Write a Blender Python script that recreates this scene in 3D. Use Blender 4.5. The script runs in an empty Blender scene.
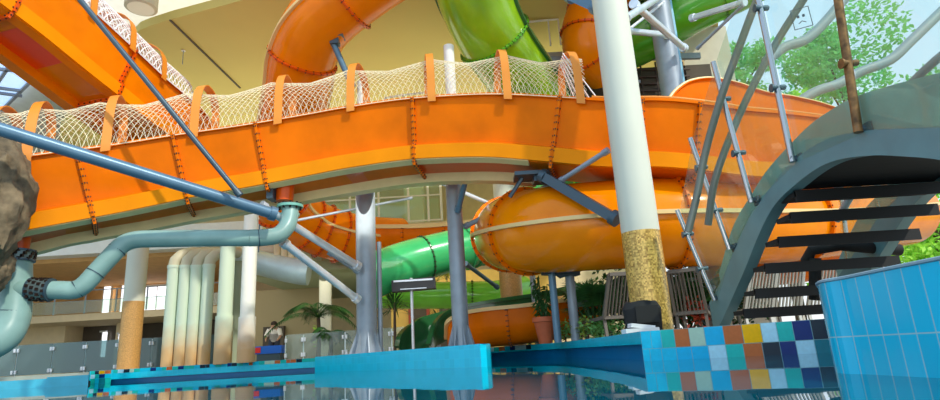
import bpy, math, random
from mathutils import Vector, Matrix
random.seed(7)
C = bpy.context.scene.collection
V = Vector

# ------------------------------------------------------------------ camera
FPX, PITCH, ROLL, CAMH = 580.0, math.radians(14.84), math.radians(3.4), 0.175
F = V((0, math.cos(PITCH), math.sin(PITCH)))
_u0 = V((0, -math.sin(PITCH), math.cos(PITCH))); _r0 = V((1, 0, 0))
Rr = _r0*math.cos(ROLL) - _u0*math.sin(ROLL)
Uu = _r0*math.sin(ROLL) + _u0*math.cos(ROLL)
CAM = V((0, 0, CAMH))
cd = bpy.data.cameras.new('camera'); co = bpy.data.objects.new('camera', cd); C.objects.link(co)
cd.sensor_width = 36; cd.lens = FPX/940*36; cd.clip_start = 0.05; cd.clip_end = 500
M4 = Matrix((Rr, Uu, -F)).transposed().to_4x4(); M4.translation = CAM
co.matrix_world = M4
bpy.context.scene.camera = co

# ------------------------------------------------------------------ world, sun, exposure
sc = bpy.context.scene
sc.view_settings.view_transform = 'Standard'; sc.view_settings.look = 'None'
sc.view_settings.gamma = 1; sc.view_settings.use_curve_mapping = False
sc.view_settings.exposure = 0.2
w = bpy.data.worlds.new('sky'); sc.world = w; w.use_nodes = True
nt = w.node_tree; nt.nodes.clear()
out = nt.nodes.new('ShaderNodeOutputWorld'); bg = nt.nodes.new('ShaderNodeBackground')
tc = nt.nodes.new('ShaderNodeTexCoord'); sx = nt.nodes.new('ShaderNodeSeparateXYZ'); cr = nt.nodes.new('ShaderNodeValToRGB')
nt.links.new(tc.outputs['Generated'], sx.inputs[0]); nt.links.new(sx.outputs['Z'], cr.inputs[0])
nt.links.new(cr.outputs[0], bg.inputs[0]); nt.links.new(bg.outputs[0], out.inputs[0])
cr.color_ramp.elements[0].color = (.85, .86, .82, 1); cr.color_ramp.elements[0].position = 0
e = cr.color_ramp.elements.new(.12); e.color = (.74, .87, 1, 1)
cr.color_ramp.elements[2].color = (.42, .68, 1, 1); cr.color_ramp.elements[2].position = .8
bg.inputs[1].default_value = 1.15
sl = bpy.data.lights.new('sun', 'SUN'); sl.energy = 2.6; sl.angle = math.radians(1.5); sl.color = (1, .93, .8)
so = bpy.data.objects.new('sun', sl); C.objects.link(so)
so.rotation_euler = V((-.75, .75, -.95)).to_track_quat('-Z', 'Y').to_euler()
def area(name, loc, target, size, size_y, energy, col):
    l = bpy.data.lights.new(name, 'AREA'); l.shape = 'RECTANGLE'; l.size = size; l.size_y = size_y; l.energy = energy; l.color = col
    o = bpy.data.objects.new(name, l); C.objects.link(o); o.location = loc
    o.rotation_euler = (V(target)-V(loc)).to_track_quat('-Z', 'Y').to_euler(); return o
area('ceiling_fill', (-3, 20, 5.6), (-3, 18.5, 9), 20, 8, 560, (1, .93, .7))  # added fill lamp, brightens the olive ceiling from below
area('upper_ceiling_fill', (-8, 14.2, 9.5), (-8, 14.2, 12), 14, 3, 110, (1, .98, .95))  # added lamp hidden above the olive slab, lifts the upper ceiling
area('rear_hall_fill', (0, 12.3, 3.3), (0, 18, 1.6), 13, 1, 95, (1, .95, .82))  # added fill lamp behind the main trough for the dim back
area('front_fill', (0, -5, 1.6), (0, 10, 3.2), 16, 3, 230, (1, .97, .92))  # added fill lamp behind the camera, brightens surfaces facing it
area('ground_floor_fill', (-7, 19.0, 2.9), (-7, 21.5, 0), 16, 2.5, 150, (1, .92, .75))  # added fill lamp for the ground floor at the back left

# ------------------------------------------------------------------ pixel helpers (photo pixel + real distance -> point)
def ray(px, py): return F*FPX + Rr*(px-470) + Uu*(200-py)
def P(px, py, d):
    r = ray(px, py); return CAM + r*(d/r.y)
def PX(px, py, X):
    r = ray(px, py); return CAM + r*(X/r.x)
def G(px, d, z):
    k = (px-470)/FPX; dz = z-CAMH
    X = (k*(F.y*d+F.z*dz) - (Rr.y*d+Rr.z*dz))/Rr.x
    return V((X, d, z))

# ------------------------------------------------------------------ materials
MATS = {}
def mat(name, col, rough=.5, metal=0, noise=0, nscale=4, coat=0, bump=0, emit=None, estr=0, stretch=None, spec=None, trans=0):
    if name in MATS: return MATS[name]
    m = bpy.data.materials.new(name); m.use_nodes = True; n = m.node_tree; b = n.nodes['Principled BSDF']
    b.inputs['Base Color'].default_value = (*col, 1); b.inputs['Roughness'].default_value = rough; b.inputs['Metallic'].default_value = metal
    b.inputs['Coat Weight'].default_value = coat; b.inputs['Coat Roughness'].default_value = .06
    if spec is not None: b.inputs['Specular IOR Level'].default_value = spec
    if emit: b.inputs['Emission Color'].default_value = (*emit, 1); b.inputs['Emission Strength'].default_value = estr
    if noise or bump:
        t = n.nodes.new('ShaderNodeTexCoord'); mp = n.nodes.new('ShaderNodeMapping'); nz = n.nodes.new('ShaderNodeTexNoise')
        nz.inputs['Scale'].default_value = nscale; nz.inputs['Detail'].default_value = 5
        if stretch: mp.inputs['Scale'].default_value = stretch
        n.links.new(t.outputs['Object'], mp.inputs[0]); n.links.new(mp.outputs[0], nz.inputs[0])
        if noise:
            r = n.nodes.new('ShaderNodeValToRGB')
            r.color_ramp.elements[0].position = .3; r.color_ramp.elements[1].position = .7
            r.color_ramp.elements[0].color = (*[c*(1-noise) for c in col], 1)
            r.color_ramp.elements[1].color = (*[min(1, c*(1+noise)) for c in col], 1)
            n.links.new(nz.outputs['Fac'], r.inputs[0]); n.links.new(r.outputs[0], b.inputs['Base Color'])
        if bump:
            bp = n.nodes.new('ShaderNodeBump'); bp.inputs['Strength'].default_value = bump; bp.inputs['Distance'].default_value = .05
            n.links.new(nz.outputs['Fac'], bp.inputs['Height']); n.links.new(bp.outputs[0], b.inputs['Normal'])
    if trans:
        o = n.nodes['Material Output']; ts = n.nodes.new('ShaderNodeBsdfTranslucent'); mx = n.nodes.new('ShaderNodeMixShader')
        ts.inputs[0].default_value = (*[min(1, c*1.3) for c in col], 1); mx.inputs[0].default_value = trans
        n.links.new(b.outputs[0], mx.inputs[1]); n.links.new(ts.outputs[0], mx.inputs[2]); n.links.new(mx.outputs[0], o.inputs[0])
    MATS[name] = m; return m
def glass(name, tint, haze=.06, gloss=.1, hazecol=(.7, .8, .8)):
    if name in MATS: return MATS[name]
    m = bpy.data.materials.new(name); m.use_nodes = True; n = m.node_tree; n.nodes.clear()
    o = n.nodes.new('ShaderNodeOutputMaterial'); t = n.nodes.new('ShaderNodeBsdfTransparent'); g = n.nodes.new('ShaderNodeBsdfGlossy')
    d = n.nodes.new('ShaderNodeBsdfDiffuse'); lw = n.nodes.new('ShaderNodeLayerWeight'); m1 = n.nodes.new('ShaderNodeMixShader'); m2 = n.nodes.new('ShaderNodeMixShader')
    pw = n.nodes.new('ShaderNodeMath'); pw.operation = 'POWER'; pw.inputs[1].default_value = 4
    ad = n.nodes.new('ShaderNodeMath'); ad.operation = 'MULTIPLY_ADD'; ad.inputs[1].default_value = .6; ad.inputs[2].default_value = gloss*.5
    lw.inputs[0].default_value = .5; g.inputs['Roughness'].default_value = .02
    t.inputs[0].default_value = (*tint, 1); d.inputs[0].default_value = (*hazecol, 1); m1.inputs[0].default_value = haze
    n.links.new(t.outputs[0], m1.inputs[1]); n.links.new(d.outputs[0], m1.inputs[2])
    n.links.new(lw.outputs['Facing'], pw.inputs[0]); n.links.new(pw.outputs[0], ad.inputs[0]); n.links.new(ad.outputs[0], m2.inputs[0])
    n.links.new(m1.outputs[0], m2.inputs[1]); n.links.new(g.outputs[0], m2.inputs[2]); n.links.new(m2.outputs[0], o.inputs[0])
    MATS[name] = m; return m
def tilemat(name, col, tw, th, mortar, msize=.006, rough=.15, voff=0, var=.06):
    """glazed tiles on the UV of a wall: u = metres along, v = height"""
    m = bpy.data.materials.new(name); m.use_nodes = True; n = m.node_tree; b = n.nodes['Principled BSDF']
    t = n.nodes.new('ShaderNodeTexCoord'); mp = n.nodes.new('ShaderNodeMapping'); mp.inputs['Location'].default_value = (0, voff, 0)
    br = n.nodes.new('ShaderNodeTexBrick'); br.offset = 0
    br.inputs['Scale'].default_value = 1; br.inputs['Brick Width'].default_value = tw; br.inputs['Row Height'].default_value = th
    br.inputs['Mortar Size'].default_value = msize; br.inputs['Mortar Smooth'].default_value = .2
    br.inputs['Color1'].default_value = (*[c*(1-var) for c in col], 1); br.inputs['Color2'].default_value = (*[min(1, c*(1+var)) for c in col], 1)
    br.inputs['Mortar'].default_value = (*mortar, 1)
    n.links.new(t.outputs['UV'], mp.inputs[0]); n.links.new(mp.outputs[0], br.inputs[0]); n.links.new(br.outputs[0], b.inputs['Base Color'])
    b.inputs['Roughness'].default_value = rough; b.inputs['Specular IOR Level'].default_value = .3; MATS[name] = m; return m

ORANGE = mat('slide_orange', (.8, .165, .0003), .3, noise=.16, nscale=1.2, coat=.02, spec=.06)
ORANGE_Y = mat('slide_orange_gloss', (1, .25, .0005), .16, noise=.16, nscale=1.5, coat=.12, spec=.2)
ORANGE_B = mat('slide_band', (.92, .28, .002), .35, noise=.1, nscale=1.2, spec=.08)
ORANGE_D = mat('slide_orange_deep', (.75, .09, .001), .3, noise=.1, nscale=1.2, coat=.1, spec=.3)
ORANGE_H = mat('slide_orange_hot', (1, .23, .001), .22, noise=.12, nscale=2, coat=.15, spec=.2, trans=.06)
AMBER = mat('strap_amber', (.8, .27, .02), .5)
AMBER_L = mat('seam_cream', (.85, .6, .25), .4)
GREEN = mat('slide_green', (.10, .42, .02), .2, noise=.12, nscale=1.5, coat=.6)
GREEN_L = mat('slide_lime', (.28, .85, .08), .2, noise=.12, nscale=1.5, coat=.6)
GREEN_M = mat('slide_emerald', (.05, .5, .17), .2, noise=.12, nscale=1.5, coat=.6)
GREEN_D = mat('slide_dark_green', (.02, .13, .04), .3, coat=.4)
BOLT = mat('bolt_dark', (.03, .015, .01), .5, metal=.3)
KEEL = mat('keel_laminate', (.85, .72, .35), .5, noise=.1, nscale=2)
STEEL = mat('galvanised_steel', (.3, .36, .42), .45, metal=.25, noise=.12, nscale=3)
STEEL_L = mat('bright_steel', (.78, .84, .9), .35, metal=.5, noise=.1, nscale=3)
STEEL_B = mat('blue_grey_paint', (.1, .2, .29), .35, metal=.2, noise=.1, nscale=3)
STEEL_D = mat('dark_steel', (.06, .1, .13), .4, metal=.3)
CHROME = mat('satin_chrome', (.42, .44, .46), .22, metal=.9)
RUST = mat('rusty_steel', (.2, .1, .035), .5, metal=.5, noise=.6, nscale=14)
TEAL = mat('pipe_teal', (.26, .43, .39), .35, noise=.12, nscale=2.5)
PIPE_W = mat('pipe_white', (.6, .7, .56), .5, noise=.08, nscale=2)
DUCT = mat('duct_silver', (.6, .78, .82), .4, metal=.2, noise=.1, nscale=2)
CREAM = mat('plaster_cream', (.78, .66, .42), .8, noise=.05)
CREAM_W = mat('plaster_white', (.82, .82, .76), .8, noise=.04)
TAN = mat('plaster_tan', (.62, .36, .13), .8, noise=.08)
OLIVE = mat('ceiling_olive', (.6, .5, .15), .75, noise=.05, nscale=.3)
YELLOW = mat('plaster_yellow', (.8, .55, .14), .8, noise=.06)
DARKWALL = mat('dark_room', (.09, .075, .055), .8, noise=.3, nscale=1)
BLACK = mat('black_fabric', (.012, .012, .012), .8)
LOUNGE = mat('lounger_grey', (.14, .12, .1), .5)
COLW = mat('column_paint', (.66, .68, .56), .6, noise=.04, nscale=1)
BRIDGE = mat('bridge_paint', (.13, .26, .28), .35, noise=.12, nscale=2.5)
BRIDGE_L = mat('bridge_fascia', (.22, .4, .38), .3, noise=.12, nscale=2.5)
TREAD = mat('tread_shade', (.006, .008, .009), .7)  # near-black: shade under the bridge put into the colour
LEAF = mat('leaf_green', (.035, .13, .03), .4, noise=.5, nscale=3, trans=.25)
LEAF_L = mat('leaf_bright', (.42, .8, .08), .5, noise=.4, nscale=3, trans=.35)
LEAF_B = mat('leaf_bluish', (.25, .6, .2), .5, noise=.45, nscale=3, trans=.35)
BARK = mat('bark', (.12, .08, .05), .9)
TERRA = mat('terracotta', (.55, .12, .04), .6, noise=.15)
NET = mat('net_cord', (.9, .86, .6), .7)
NET_W = mat('net_cord_white', (.85, .85, .85), .7)
def stained(name, top, foot, z0=.25, z1=1.15):
    m = mat(name, top, .5); n = m.node_tree; b = n.nodes['Principled BSDF']; t = n.nodes.new('ShaderNodeTexCoord'); sp_ = n.nodes.new('ShaderNodeSeparateXYZ')
    nz = n.nodes.new('ShaderNodeTexNoise'); nz.inputs['Scale'].default_value = 3; ma = n.nodes.new('ShaderNodeMath'); ma.operation = 'MULTIPLY_ADD'; ma.inputs[1].default_value = .7
    mr = n.nodes.new('ShaderNodeMapRange'); mr.inputs[1].default_value = z0+.35; mr.inputs[2].default_value = z1+.35; mx = n.nodes.new('ShaderNodeMix'); mx.data_type = 'RGBA'
    n.links.new(t.outputs['Object'], sp_.inputs[0]); n.links.new(t.outputs['Object'], nz.inputs[0]); n.links.new(nz.outputs['Fac'], ma.inputs[0]); n.links.new(sp_.outputs['Z'], ma.inputs[2])
    n.links.new(ma.outputs[0], mr.inputs[0]); n.links.new(mr.outputs[0], mx.inputs[0]); mx.inputs[6].default_value = (*foot, 1); mx.inputs[7].default_value = (*top, 1)
    n.links.new(mx.outputs[2], b.inputs['Base Color']); return m
PIPE_S = stained('pipe_white_stained', (.6, .72, .56), (.62, .4, .18))
PIPE_WS = stained('pipe_bright_stained', (.85, .87, .8), (.66, .42, .2))
GLASS = glass('balustrade_glass', (.88, .96, .92), .05, .07, (.7, .7, .55))
GLASS_F = glass('fence_glass', (.45, .62, .62), .35, .1, (.3, .45, .48))
GLASS_G = glass('gallery_glass', (.85, .95, .85), .12, .08)

# ------------------------------------------------------------------ mesh builder
class MB:
    def __init__(s): s.v = []; s.f = []; s.uv = None; s.mi = []
    def add(s, vs, fs, mi=0):
        o = len(s.v); s.v += [V(v) for v in vs]; s.f += [tuple(i+o for i in f) for f in fs]; s.mi += [mi]*len(fs)
    def box(s, c, sz, M=None, mi=0):
        x, y, z = [a/2 for a in sz]; M = M or Matrix.Identity(3)
        vs = [V(c)+M@V((i*x, j*y, k*z)) for i in (-1, 1) for j in (-1, 1) for k in (-1, 1)]
        s.add(vs, [(0, 1, 3, 2), (4, 6, 7, 5), (0, 4, 5, 1), (2, 3, 7, 6), (0, 2, 6, 4), (1, 5, 7, 3)], mi)
    def bar(s, a, b, wd, ht, up=V((0, 0, 1)), mi=0):
        a, b = V(a), V(b); t = (b-a); L = t.length; t.normalize(); n = up.cross(t)
        if n.length < 1e-3: n = V((1, 0, 0))
        n.normalize(); u = t.cross(n)
        s.box((a+b)/2, (L, wd, ht), Matrix((t, n, u)).transposed(), mi)
    def tube(s, pts, r, seg=12, caps=True, mi=0):
        pts = [V(p) for p in pts]; rs = r if isinstance(r, (list, tuple)) else [r]*len(pts)
        fr = frames(pts); vs = []; fs = []; n = len(pts)
        for i in range(n):
            t, a, b = fr[i]
            for k in range(seg):
                th = 2*math.pi*k/seg; vs.append(pts[i]+a*(rs[i]*math.cos(th))+b*(rs[i]*math.sin(th)))
        for i in range(n-1):
            for k in range(seg):
                k2 = (k+1) % seg; fs.append((i*seg+k, i*seg+k2, (i+1)*seg+k2, (i+1)*seg+k))
        if caps: fs.append(tuple(range(seg-1, -1, -1))); fs.append(tuple((n-1)*seg+k for k in range(seg)))
        s.add(vs, fs, mi)
    def sweep(s, pts, prof, closed=True, caps=True, mi=0, idx=None):
        """profile points are (side, height); side points away from the camera when the path runs to the right"""
        fr = zframes(pts); m = len(prof); vs = []; fs = []
        R_ = idx or range(len(pts))
        for i in R_:
            t, n, u = fr[i]
            for (a, b) in prof: vs.append(V(pts[i])+n*a+u*b)
        q = len(list(R_)); kk = m if closed else m-1
        for i in range(q-1):
            for k in range(kk):
                k2 = (k+1) % m; fs.append((i*m+k, (i+1)*m+k, (i+1)*m+k2, i*m+k2))
        if caps and closed: fs.append(tuple(range(m))); fs.append(tuple((q-1)*m+k for k in range(m-1, -1, -1)))
        s.add(vs, fs, mi)
    def lathe(s, c, prof, seg=24, M=None, mi=0):
        M = M or Matrix.Identity(3); vs = []; fs = []; n = len(prof)
        for (r, z) in prof:
            for k in range(seg):
                th = 2*math.pi*k/seg; vs.append(V(c)+M@V((r*math.cos(th), r*math.sin(th), z)))
        for i in range(n-1):
            for k in range(seg):
                k2 = (k+1) % seg; fs.append((i*seg+k, i*seg+k2, (i+1)*seg+k2, (i+1)*seg+k))
        fs.append(tuple(range(seg-1, -1, -1))); fs.append(tuple((n-1)*seg+k for k in range(seg)))
        s.add(vs, fs, mi)
    def poly(s, pts, z0, z1, mi=0):
        n = len(pts); vs = [V((p[0], p[1], z0)) for p in pts]+[V((p[0], p[1], z1)) for p in pts]
        fs = [tuple(range(n-1, -1, -1)), tuple(range(n, 2*n))]+[(i, (i+1) % n, n+(i+1) % n, n+i) for i in range(n)]
        s.add(vs, fs, mi)
    def leaf(s, a, d, L, W, nrm, mi=0, droop=0):
        d = V(d).normalized(); sd = d.cross(nrm)
        if sd.length < 1e-3: sd = V((1, 0, 0))
        sd.normalize(); a = V(a); m_ = a+d*L*.45; e_ = a+d*L-V((0, 0, droop*L))
        s.add([a, m_+sd*W/2, e_, m_-sd*W/2], [(0, 1, 2, 3)], mi)
    def build(s, name, m, parent=None, smooth=False, loc=None):
        me = bpy.data.meshes.new(name)
        base = V(loc) if loc is not None else V((0, 0, 0))
        if parent is not None: base = parent['_o'] if False else V(parent_world(parent))
        me.from_pydata([tuple(v-base) for v in s.v], [], s.f); me.validate(); me.update()
        ms = m if isinstance(m, (list, tuple)) else [m]
        for x in ms: me.materials.append(x)
        if len(s.mi) == len(me.polygons): me.polygons.foreach_set('material_index', s.mi)
        if smooth:
            me.polygons.foreach_set('use_smooth', [True]*len(me.polygons))
            try: me.set_sharp_from_angle(angle=math.radians(38))
            except Exception: pass
        o = bpy.data.objects.new(name, me); C.objects.link(o)
        if parent is not None: o.parent = parent
        else: o.location = base
        return o
def parent_world(o):
    p = V((0, 0, 0))
    while o is not None: p += o.location; o = o.parent
    return p
def frames(pts):
    n = len(pts); out = []; prev = None
    for i in range(n):
        t = (V(pts[min(i+1, n-1)])-V(pts[max(i-1, 0)]))
        t = t.normalized() if t.length > 1e-9 else V((0, 0, 1))
        if prev is None:
            a = V((0, 0, 1)) if abs(t.z) < .9 else V((1, 0, 0)); a = (a-t*a.dot(t)).normalized()
        else:
            a = prev-t*prev.dot(t); a.normalize()
        prev = a; out.append((t, a, t.cross(a)))
    return out
def zframes(pts):
    n = len(pts); out = []; last = V((0, 1, 0))
    for i in range(n):
        t = (V(pts[min(i+1, n-1)])-V(pts[max(i-1, 0)])).normalized()
        s_ = V((0, 0, 1)).cross(t)
        if s_.length < .05: s_ = last
        s_.normalize(); last = s_; out.append((t, s_, t.cross(s_)))
    return out
def spline(pts, k=8):
    pts = [V(p) for p in pts]; Q = [pts[0]*2-pts[1]]+pts+[pts[-1]*2-pts[-2]]; out = []
    for i in range(1, len(Q)-2):
        p0, p1, p2, p3 = Q[i-1:i+3]
        for j in range(k):
            t = j/k; out.append(.5*((2*p1)+(p2-p0)*t+(2*p0-5*p1+4*p2-p3)*t*t+(3*p1-p0-3*p2+p3)*t**3))
    out.append(pts[-1]); return out
def tag(o, label=None, cat=None, group=None, kind=None):
    if label: o['label'] = label
    if cat: o['category'] = cat
    if group: o['group'] = group
    if kind: o['kind'] = kind
    return o
def thing(name, label, cat, loc=(0, 0, 0), group=None):
    o = bpy.data.objects.new(name, None); C.objects.link(o); o.location = loc; o.empty_display_size = .1
    return tag(o, label, cat, group)
def struct(mb, name, m, smooth=False): return tag(mb.build(name, m, None, smooth), kind='structure')
def circ(r, seg=28, r2=None, off=0): return [(r*math.cos(2*math.pi*k/seg+off), (r2 or r)*math.sin(2*math.pi*k/seg+off)) for k in range(seg)]
def copy_tree(o, loc=None, rz=None, label=None):
    c = o.copy(); C.objects.link(c)
    if loc is not None: c.location = loc
    if rz is not None: c.rotation_euler = (0, 0, rz)
    if label: c['label'] = label
    for ch in o.children:
        d = ch.copy(); C.objects.link(d); d.parent = c
        for g in ch.children:
            g2 = g.copy(); C.objects.link(g2); g2.parent = d
    return c

# ================================================================== STRUCTURE
# water
m = bpy.data.materials.new('pool_water'); m.use_nodes = True; n = m.node_tree; b = n.nodes['Principled BSDF']
b.inputs['Base Color'].default_value = (.0, .1, .15, 1); b.inputs['Roughness'].default_value = .015; b.inputs['IOR'].default_value = 1.36
t = n.nodes.new('ShaderNodeTexCoord'); nz = n.nodes.new('ShaderNodeTexNoise'); nz.inputs['Scale'].default_value = 3; bp = n.nodes.new('ShaderNodeBump')
bp.inputs['Strength'].default_value = .02; bp.inputs['Distance'].default_value = .02
n.links.new(t.outputs['Object'], nz.inputs[0]); n.links.new(nz.outputs[0], bp.inputs['Height']); n.links.new(bp.outputs[0], b.inputs['Normal'])
mb = MB(); mb.add([(-30, -6, 0), (30, -6, 0), (30, 30, 0), (-30, 30, 0)], [(0, 1, 2, 3)])
struct(mb, 'water', m)

DH = .3   # deck height above the water
# plan of the pool rim (pixel column, distance)
rim_left = [G(90, 14.6, DH), G(112, 14.7, DH), G(200, 14.9, DH), G(318, 14.8, DH)]
rim_block = [G(315, 12.4, DH), G(480, 8.05, DH), G(486, 8.15, DH), G(489.5, 8.45, DH), G(490.5, 8.9, DH), G(487, 14.9, DH)]
rim_far = [G(487, 15, DH), G(525, 13.7, DH), G(560, 12.2, DH), G(600, 8.7, DH), G(622, 7.2, DH), G(640, 6.2, DH)]
rim_tile = [G(640, 6.2, DH), G(730, 5.85, DH), G(850, 5.35, DH)]
rim_back = [G(1000, 5.2, DH)]

def wall_strip(mb, pts, z0, z1, uvs, u0=0, mi=0):
    """vertical faces with uv (metres along, height)"""
    u = u0
    for a, b_ in zip(pts[:-1], pts[1:]):
        L = math.hypot(b_[0]-a[0], b_[1]-a[1])
        mb.add([(a[0], a[1], z0), (b_[0], b_[1], z0), (b_[0], b_[1], z1), (a[0], a[1], z1)], [(0, 1, 2, 3)], mi)
        uvs += [(u, z0), (u+L, z0), (u+L, z1), (u, z1)]; u += L
    return u
def set_uv(o, uvs):
    l = o.data.uv_layers.new(name='UVMap')
    for i, uv in enumerate(uvs): l.data[i].uv = uv
def offset2(pts, d):
    out_ = []
    for i in range(len(pts)):
        a = pts[max(i-1, 0)]; c = pts[min(i+1, len(pts)-1)]; t_ = V((c[0]-a[0], c[1]-a[1], 0)).normalized()
        out_.append(V((pts[i][0]-t_.y*d, pts[i][1]+t_.x*d, pts[i][2])))
    return out_
CYAN = (.005, .62, .85)
TILE_C = tilemat('tiles_cyan', CYAN, .12, .12, (.02, .68, .88), .003, .18)
TILE_N = tilemat('tiles_big_blue', (.015, .52, .8), .09, .245, (.3, .58, .66), .003, .12, voff=.091)
GUT = mat('gutter_blue', (.0, .2, .5), .3)
deckpts = [V((-30, 14.6, 0))]+rim_left+[G(315, 14.7, DH)]+rim_block+rim_far[1:]+rim_tile[1:]+rim_back+[V((30, 5.0, 0)), V((30, 30, 0)), V((-30, 30, 0))]
# deck: one slab behind the rim
DECK = mat('deck_stone', (.42, .38, .3), .6, noise=.15, nscale=2)
far_x = max(p.x for p in spline(rim_far, 6))+.13
edge = [V((-30, 14.6, 0))]+rim_left+rim_block[:5]+spline(rim_far, 6)+rim_tile[1:]+[V((30, 5.0, 0))]
mb = MB(); fx = edge[0].x
for a, b_ in zip(edge[:-1], edge[1:]):
    x0_, x1_ = max(a.x, fx), b_.x
    if a.y < 6.3: x0_ = max(x0_, far_x)
    if x1_ <= x0_+1e-4: continue
    dy = .1*math.sqrt(1+((b_.y-a.y)/(b_.x-a.x))**2)
    if dy > .3 and a.x > 1: dy = 0; x0_ += .14; x1_ += .14
    mb.poly([(x0_, a.y+dy), (x1_, b_.y+dy), (x1_, 30), (x0_, 30)], -.2, .285); fx = x1_
struct(mb, 'floor', DECK)

def rim_wall(name, pts, z_lip=None, col=TILE_C, z1=DH, thick=.12, smooth=False):
    """pool wall; with z_lip the wall steps back under an overhanging lip (overflow gutter)"""
    mb = MB(); uvs = []
    back = offset2(pts, thick)
    if z_lip is None:
        wall_strip(mb, pts, -.3, z1, uvs)
    else:
        wall_strip(mb, pts, z_lip, z1, uvs)
        rec = offset2(pts, thick*.7)
        wall_strip(mb, rec, -.3, z_lip, uvs, mi=1)
        for i in range(len(pts)-1):
            mb.add([V((*pts[i][:2], z_lip)), V((*rec[i][:2], z_lip)), V((*rec[i+1][:2], z_lip)), V((*pts[i+1][:2], z_lip))], [(0, 1, 2, 3)], 1); uvs += [(0, 0)]*4
    for i in range(len(pts)-1):
        mb.add([V((*pts[i][:2], z1)), V((*pts[i+1][:2], z1)), V((*back[i+1][:2], z1)), V((*back[i][:2], z1))], [(0, 1, 2, 3)]); uvs += [(pts[i].x, pts[i].y), (pts[i+1].x, pts[i+1].y), (back[i+1].x, back[i+1].y), (back[i].x, back[i].y)]
    o = mb.build(name, [col, GUT]); set_uv(o, uvs); tag(o, kind='structure'); return o
rim_wall('wall_pool_left', rim_left, .075)
rim_wall('wall_pool_block', rim_block)
rim_wall('wall_pool_far', [V(p) for p in spline(rim_far, 6)], .17)
rim_wall('wall_pool_left_return', [G(86, 16.5, DH), G(89.5, 14.6, DH)])
# low ledge at the far left
mb = MB()
LEDGE = mat('ledge_blue', (.08, .6, .8), .3, noise=.08)
mb.poly([G(-60, 13.6, 0), G(46, 13.7, 0), G(46, 16, 0), G(-60, 16, 0)], -.2, .185)
mb.poly([G(46, 13.4, 0), G(88, 13.5, 0), G(88, 16, 0), G(46, 16, 0)], -.2, .215)
struct(mb, 'trim_1', LEDGE)
# near raised wall at the right
near = [G(842, 3.9, .4), G(826, 3.2, .4), G(819, 2.95, .4), G(817, 2.8, .4), G(819, 2.7, .4), G(826, 2.62, .4), G(845, 2.52, .4), G(890, 2.24, .4), G(936, 2.02, .4), G(1100, 1.5, .4), G(1500, .95, .4)]
near = [V(p) for p in spline(near, 4)]
rim_wall('wall_pool_near', near, None, TILE_N, .4, .3)
mb = MB(); mb.poly(offset2(near, .29)+[V((30, 1.5, 0)), V((30, 4.8, 0)), G(850, 4.6, 0)], -.3, .39)
struct(mb, 'floor_near', DECK)
mb = MB(); mb.tube([p+V((0, 0, .0)) for p in near], .008, 6); struct(mb, 'trim_2', mat('edge_grey', (.25, .38, .45), .4))

# tile wall with coloured tiles: boundaries in pixels measured on the photo
TC = dict(c=(.005, .52, .78), t=(.01, .5, .45), b=(.5, .14, .04), g=(.42, .62, .48), u=(.003, .46, .78), y=(.9, .48, .0), l=(.42, .75, .88), n=(.001, .03, .17), k=(.01, .03, .05), d=(.005, .18, .24))
tmats = {k: mat('glazed_tile_'+k, v, .2, noise=.06, nscale=30, spec=.1) for k, v in TC.items()}
MOR = mat('tile_grout', (.25, .5, .55), .7)
def at_px(pts, px, z):
    best = None
    lo, hi = None, None
    # walk the polyline and find where its projection crosses px
    N = 60
    prev = None
    for a, b_ in zip(pts[:-1], pts[1:]):
        for i in range(N+1):
            q = V(a).lerp(V(b_), i/N); v = V((q.x, q.y, z))-CAM; x = 470+FPX*v.dot(Rr)/v.dot(F)
            if best is None or abs(x-px) < best[0]: best = (abs(x-px), q)
    return V((best[1].x, best[1].y, z))
def tiles_on(name, pts, rows, out_d=.004, gap=.003):
    """rows: (z0, z1, [(px0, px1, colour)...])"""
    keys = sorted({c for r in rows for *_, c in r[2]}); mb = MB()
    for z0, z1, cells in rows:
        for x0, x1, c in cells:
            a = at_px(pts, x0, (z0+z1)/2); b_ = at_px(pts, x1, (z0+z1)/2); t_ = (b_-a).normalized(); nn = V((t_.y, -t_.x, 0))
            a = a+t_*gap; b_ = b_-t_*gap; i = keys.index(c)
            lo = [V((a.x, a.y, 0)), V((b_.x, b_.y, 0)), V((b_.x, b_.y, 0))-nn*.01, V((a.x, a.y, 0))-nn*.01]
            lo[0] += nn*out_d; lo[1] += nn*out_d
            mb.poly(lo, z0+gap, z1-gap, i)
    return struct(mb, name, [tmats[k] for k in keys])
rim_wall('wall_pool_tiles', rim_tile, None, MOR)
tiles_on('trim_3', rim_tile, [
    (.12, .3, [(641, 651, 'c'), (651, 662, 'c'), (662, 674, 't'), (674, 689, 'b'), (689, 705, 'g'), (705, 724, 'u'), (724, 742, 'b'), (742, 761, 'y'), (761, 778, 'l'), (778, 794, 't'), (794, 812, 'n'), (812, 830, 'k'), (830, 848, 'g')]),
    (-.06, .12, [(641, 651, 'c'), (651, 663, 'c'), (663, 677, 'c'), (677, 693, 'u'), (693, 709, 'u'), (709, 727, 'l'), (727, 745, 't'), (745, 764, 'b'), (764, 781, 'k'), (781, 798, 'n'), (798, 816, 'l'), (816, 832, 'd'), (832, 848, 'c')])])
seq = 'tkytbtgtcnktytucgtnt'
cells = []; x = 113; i = 0
while x < 316:
    cells.append((x, x+5.4, random.choice('tcltctkynbgtuc'))); x += 5.4
tiles_on('trim_4', rim_left, [(.215, .3, cells)])
tiles_on('trim_5', rim_left, [(.215, .3, [(90.5, 95, 't'), (95, 99, 'k'), (99, 105, 'y'), (105, 111, 'b')]), (.12, .215, [(90.5, 95, 'l'), (95, 99, 't'), (99, 105, 'n'), (105, 111, 'c')]), (.0, .12, [(90.5, 95, 't'), (95, 99, 'c'), (99, 105, 'd'), (105, 111, 't')])])
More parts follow.
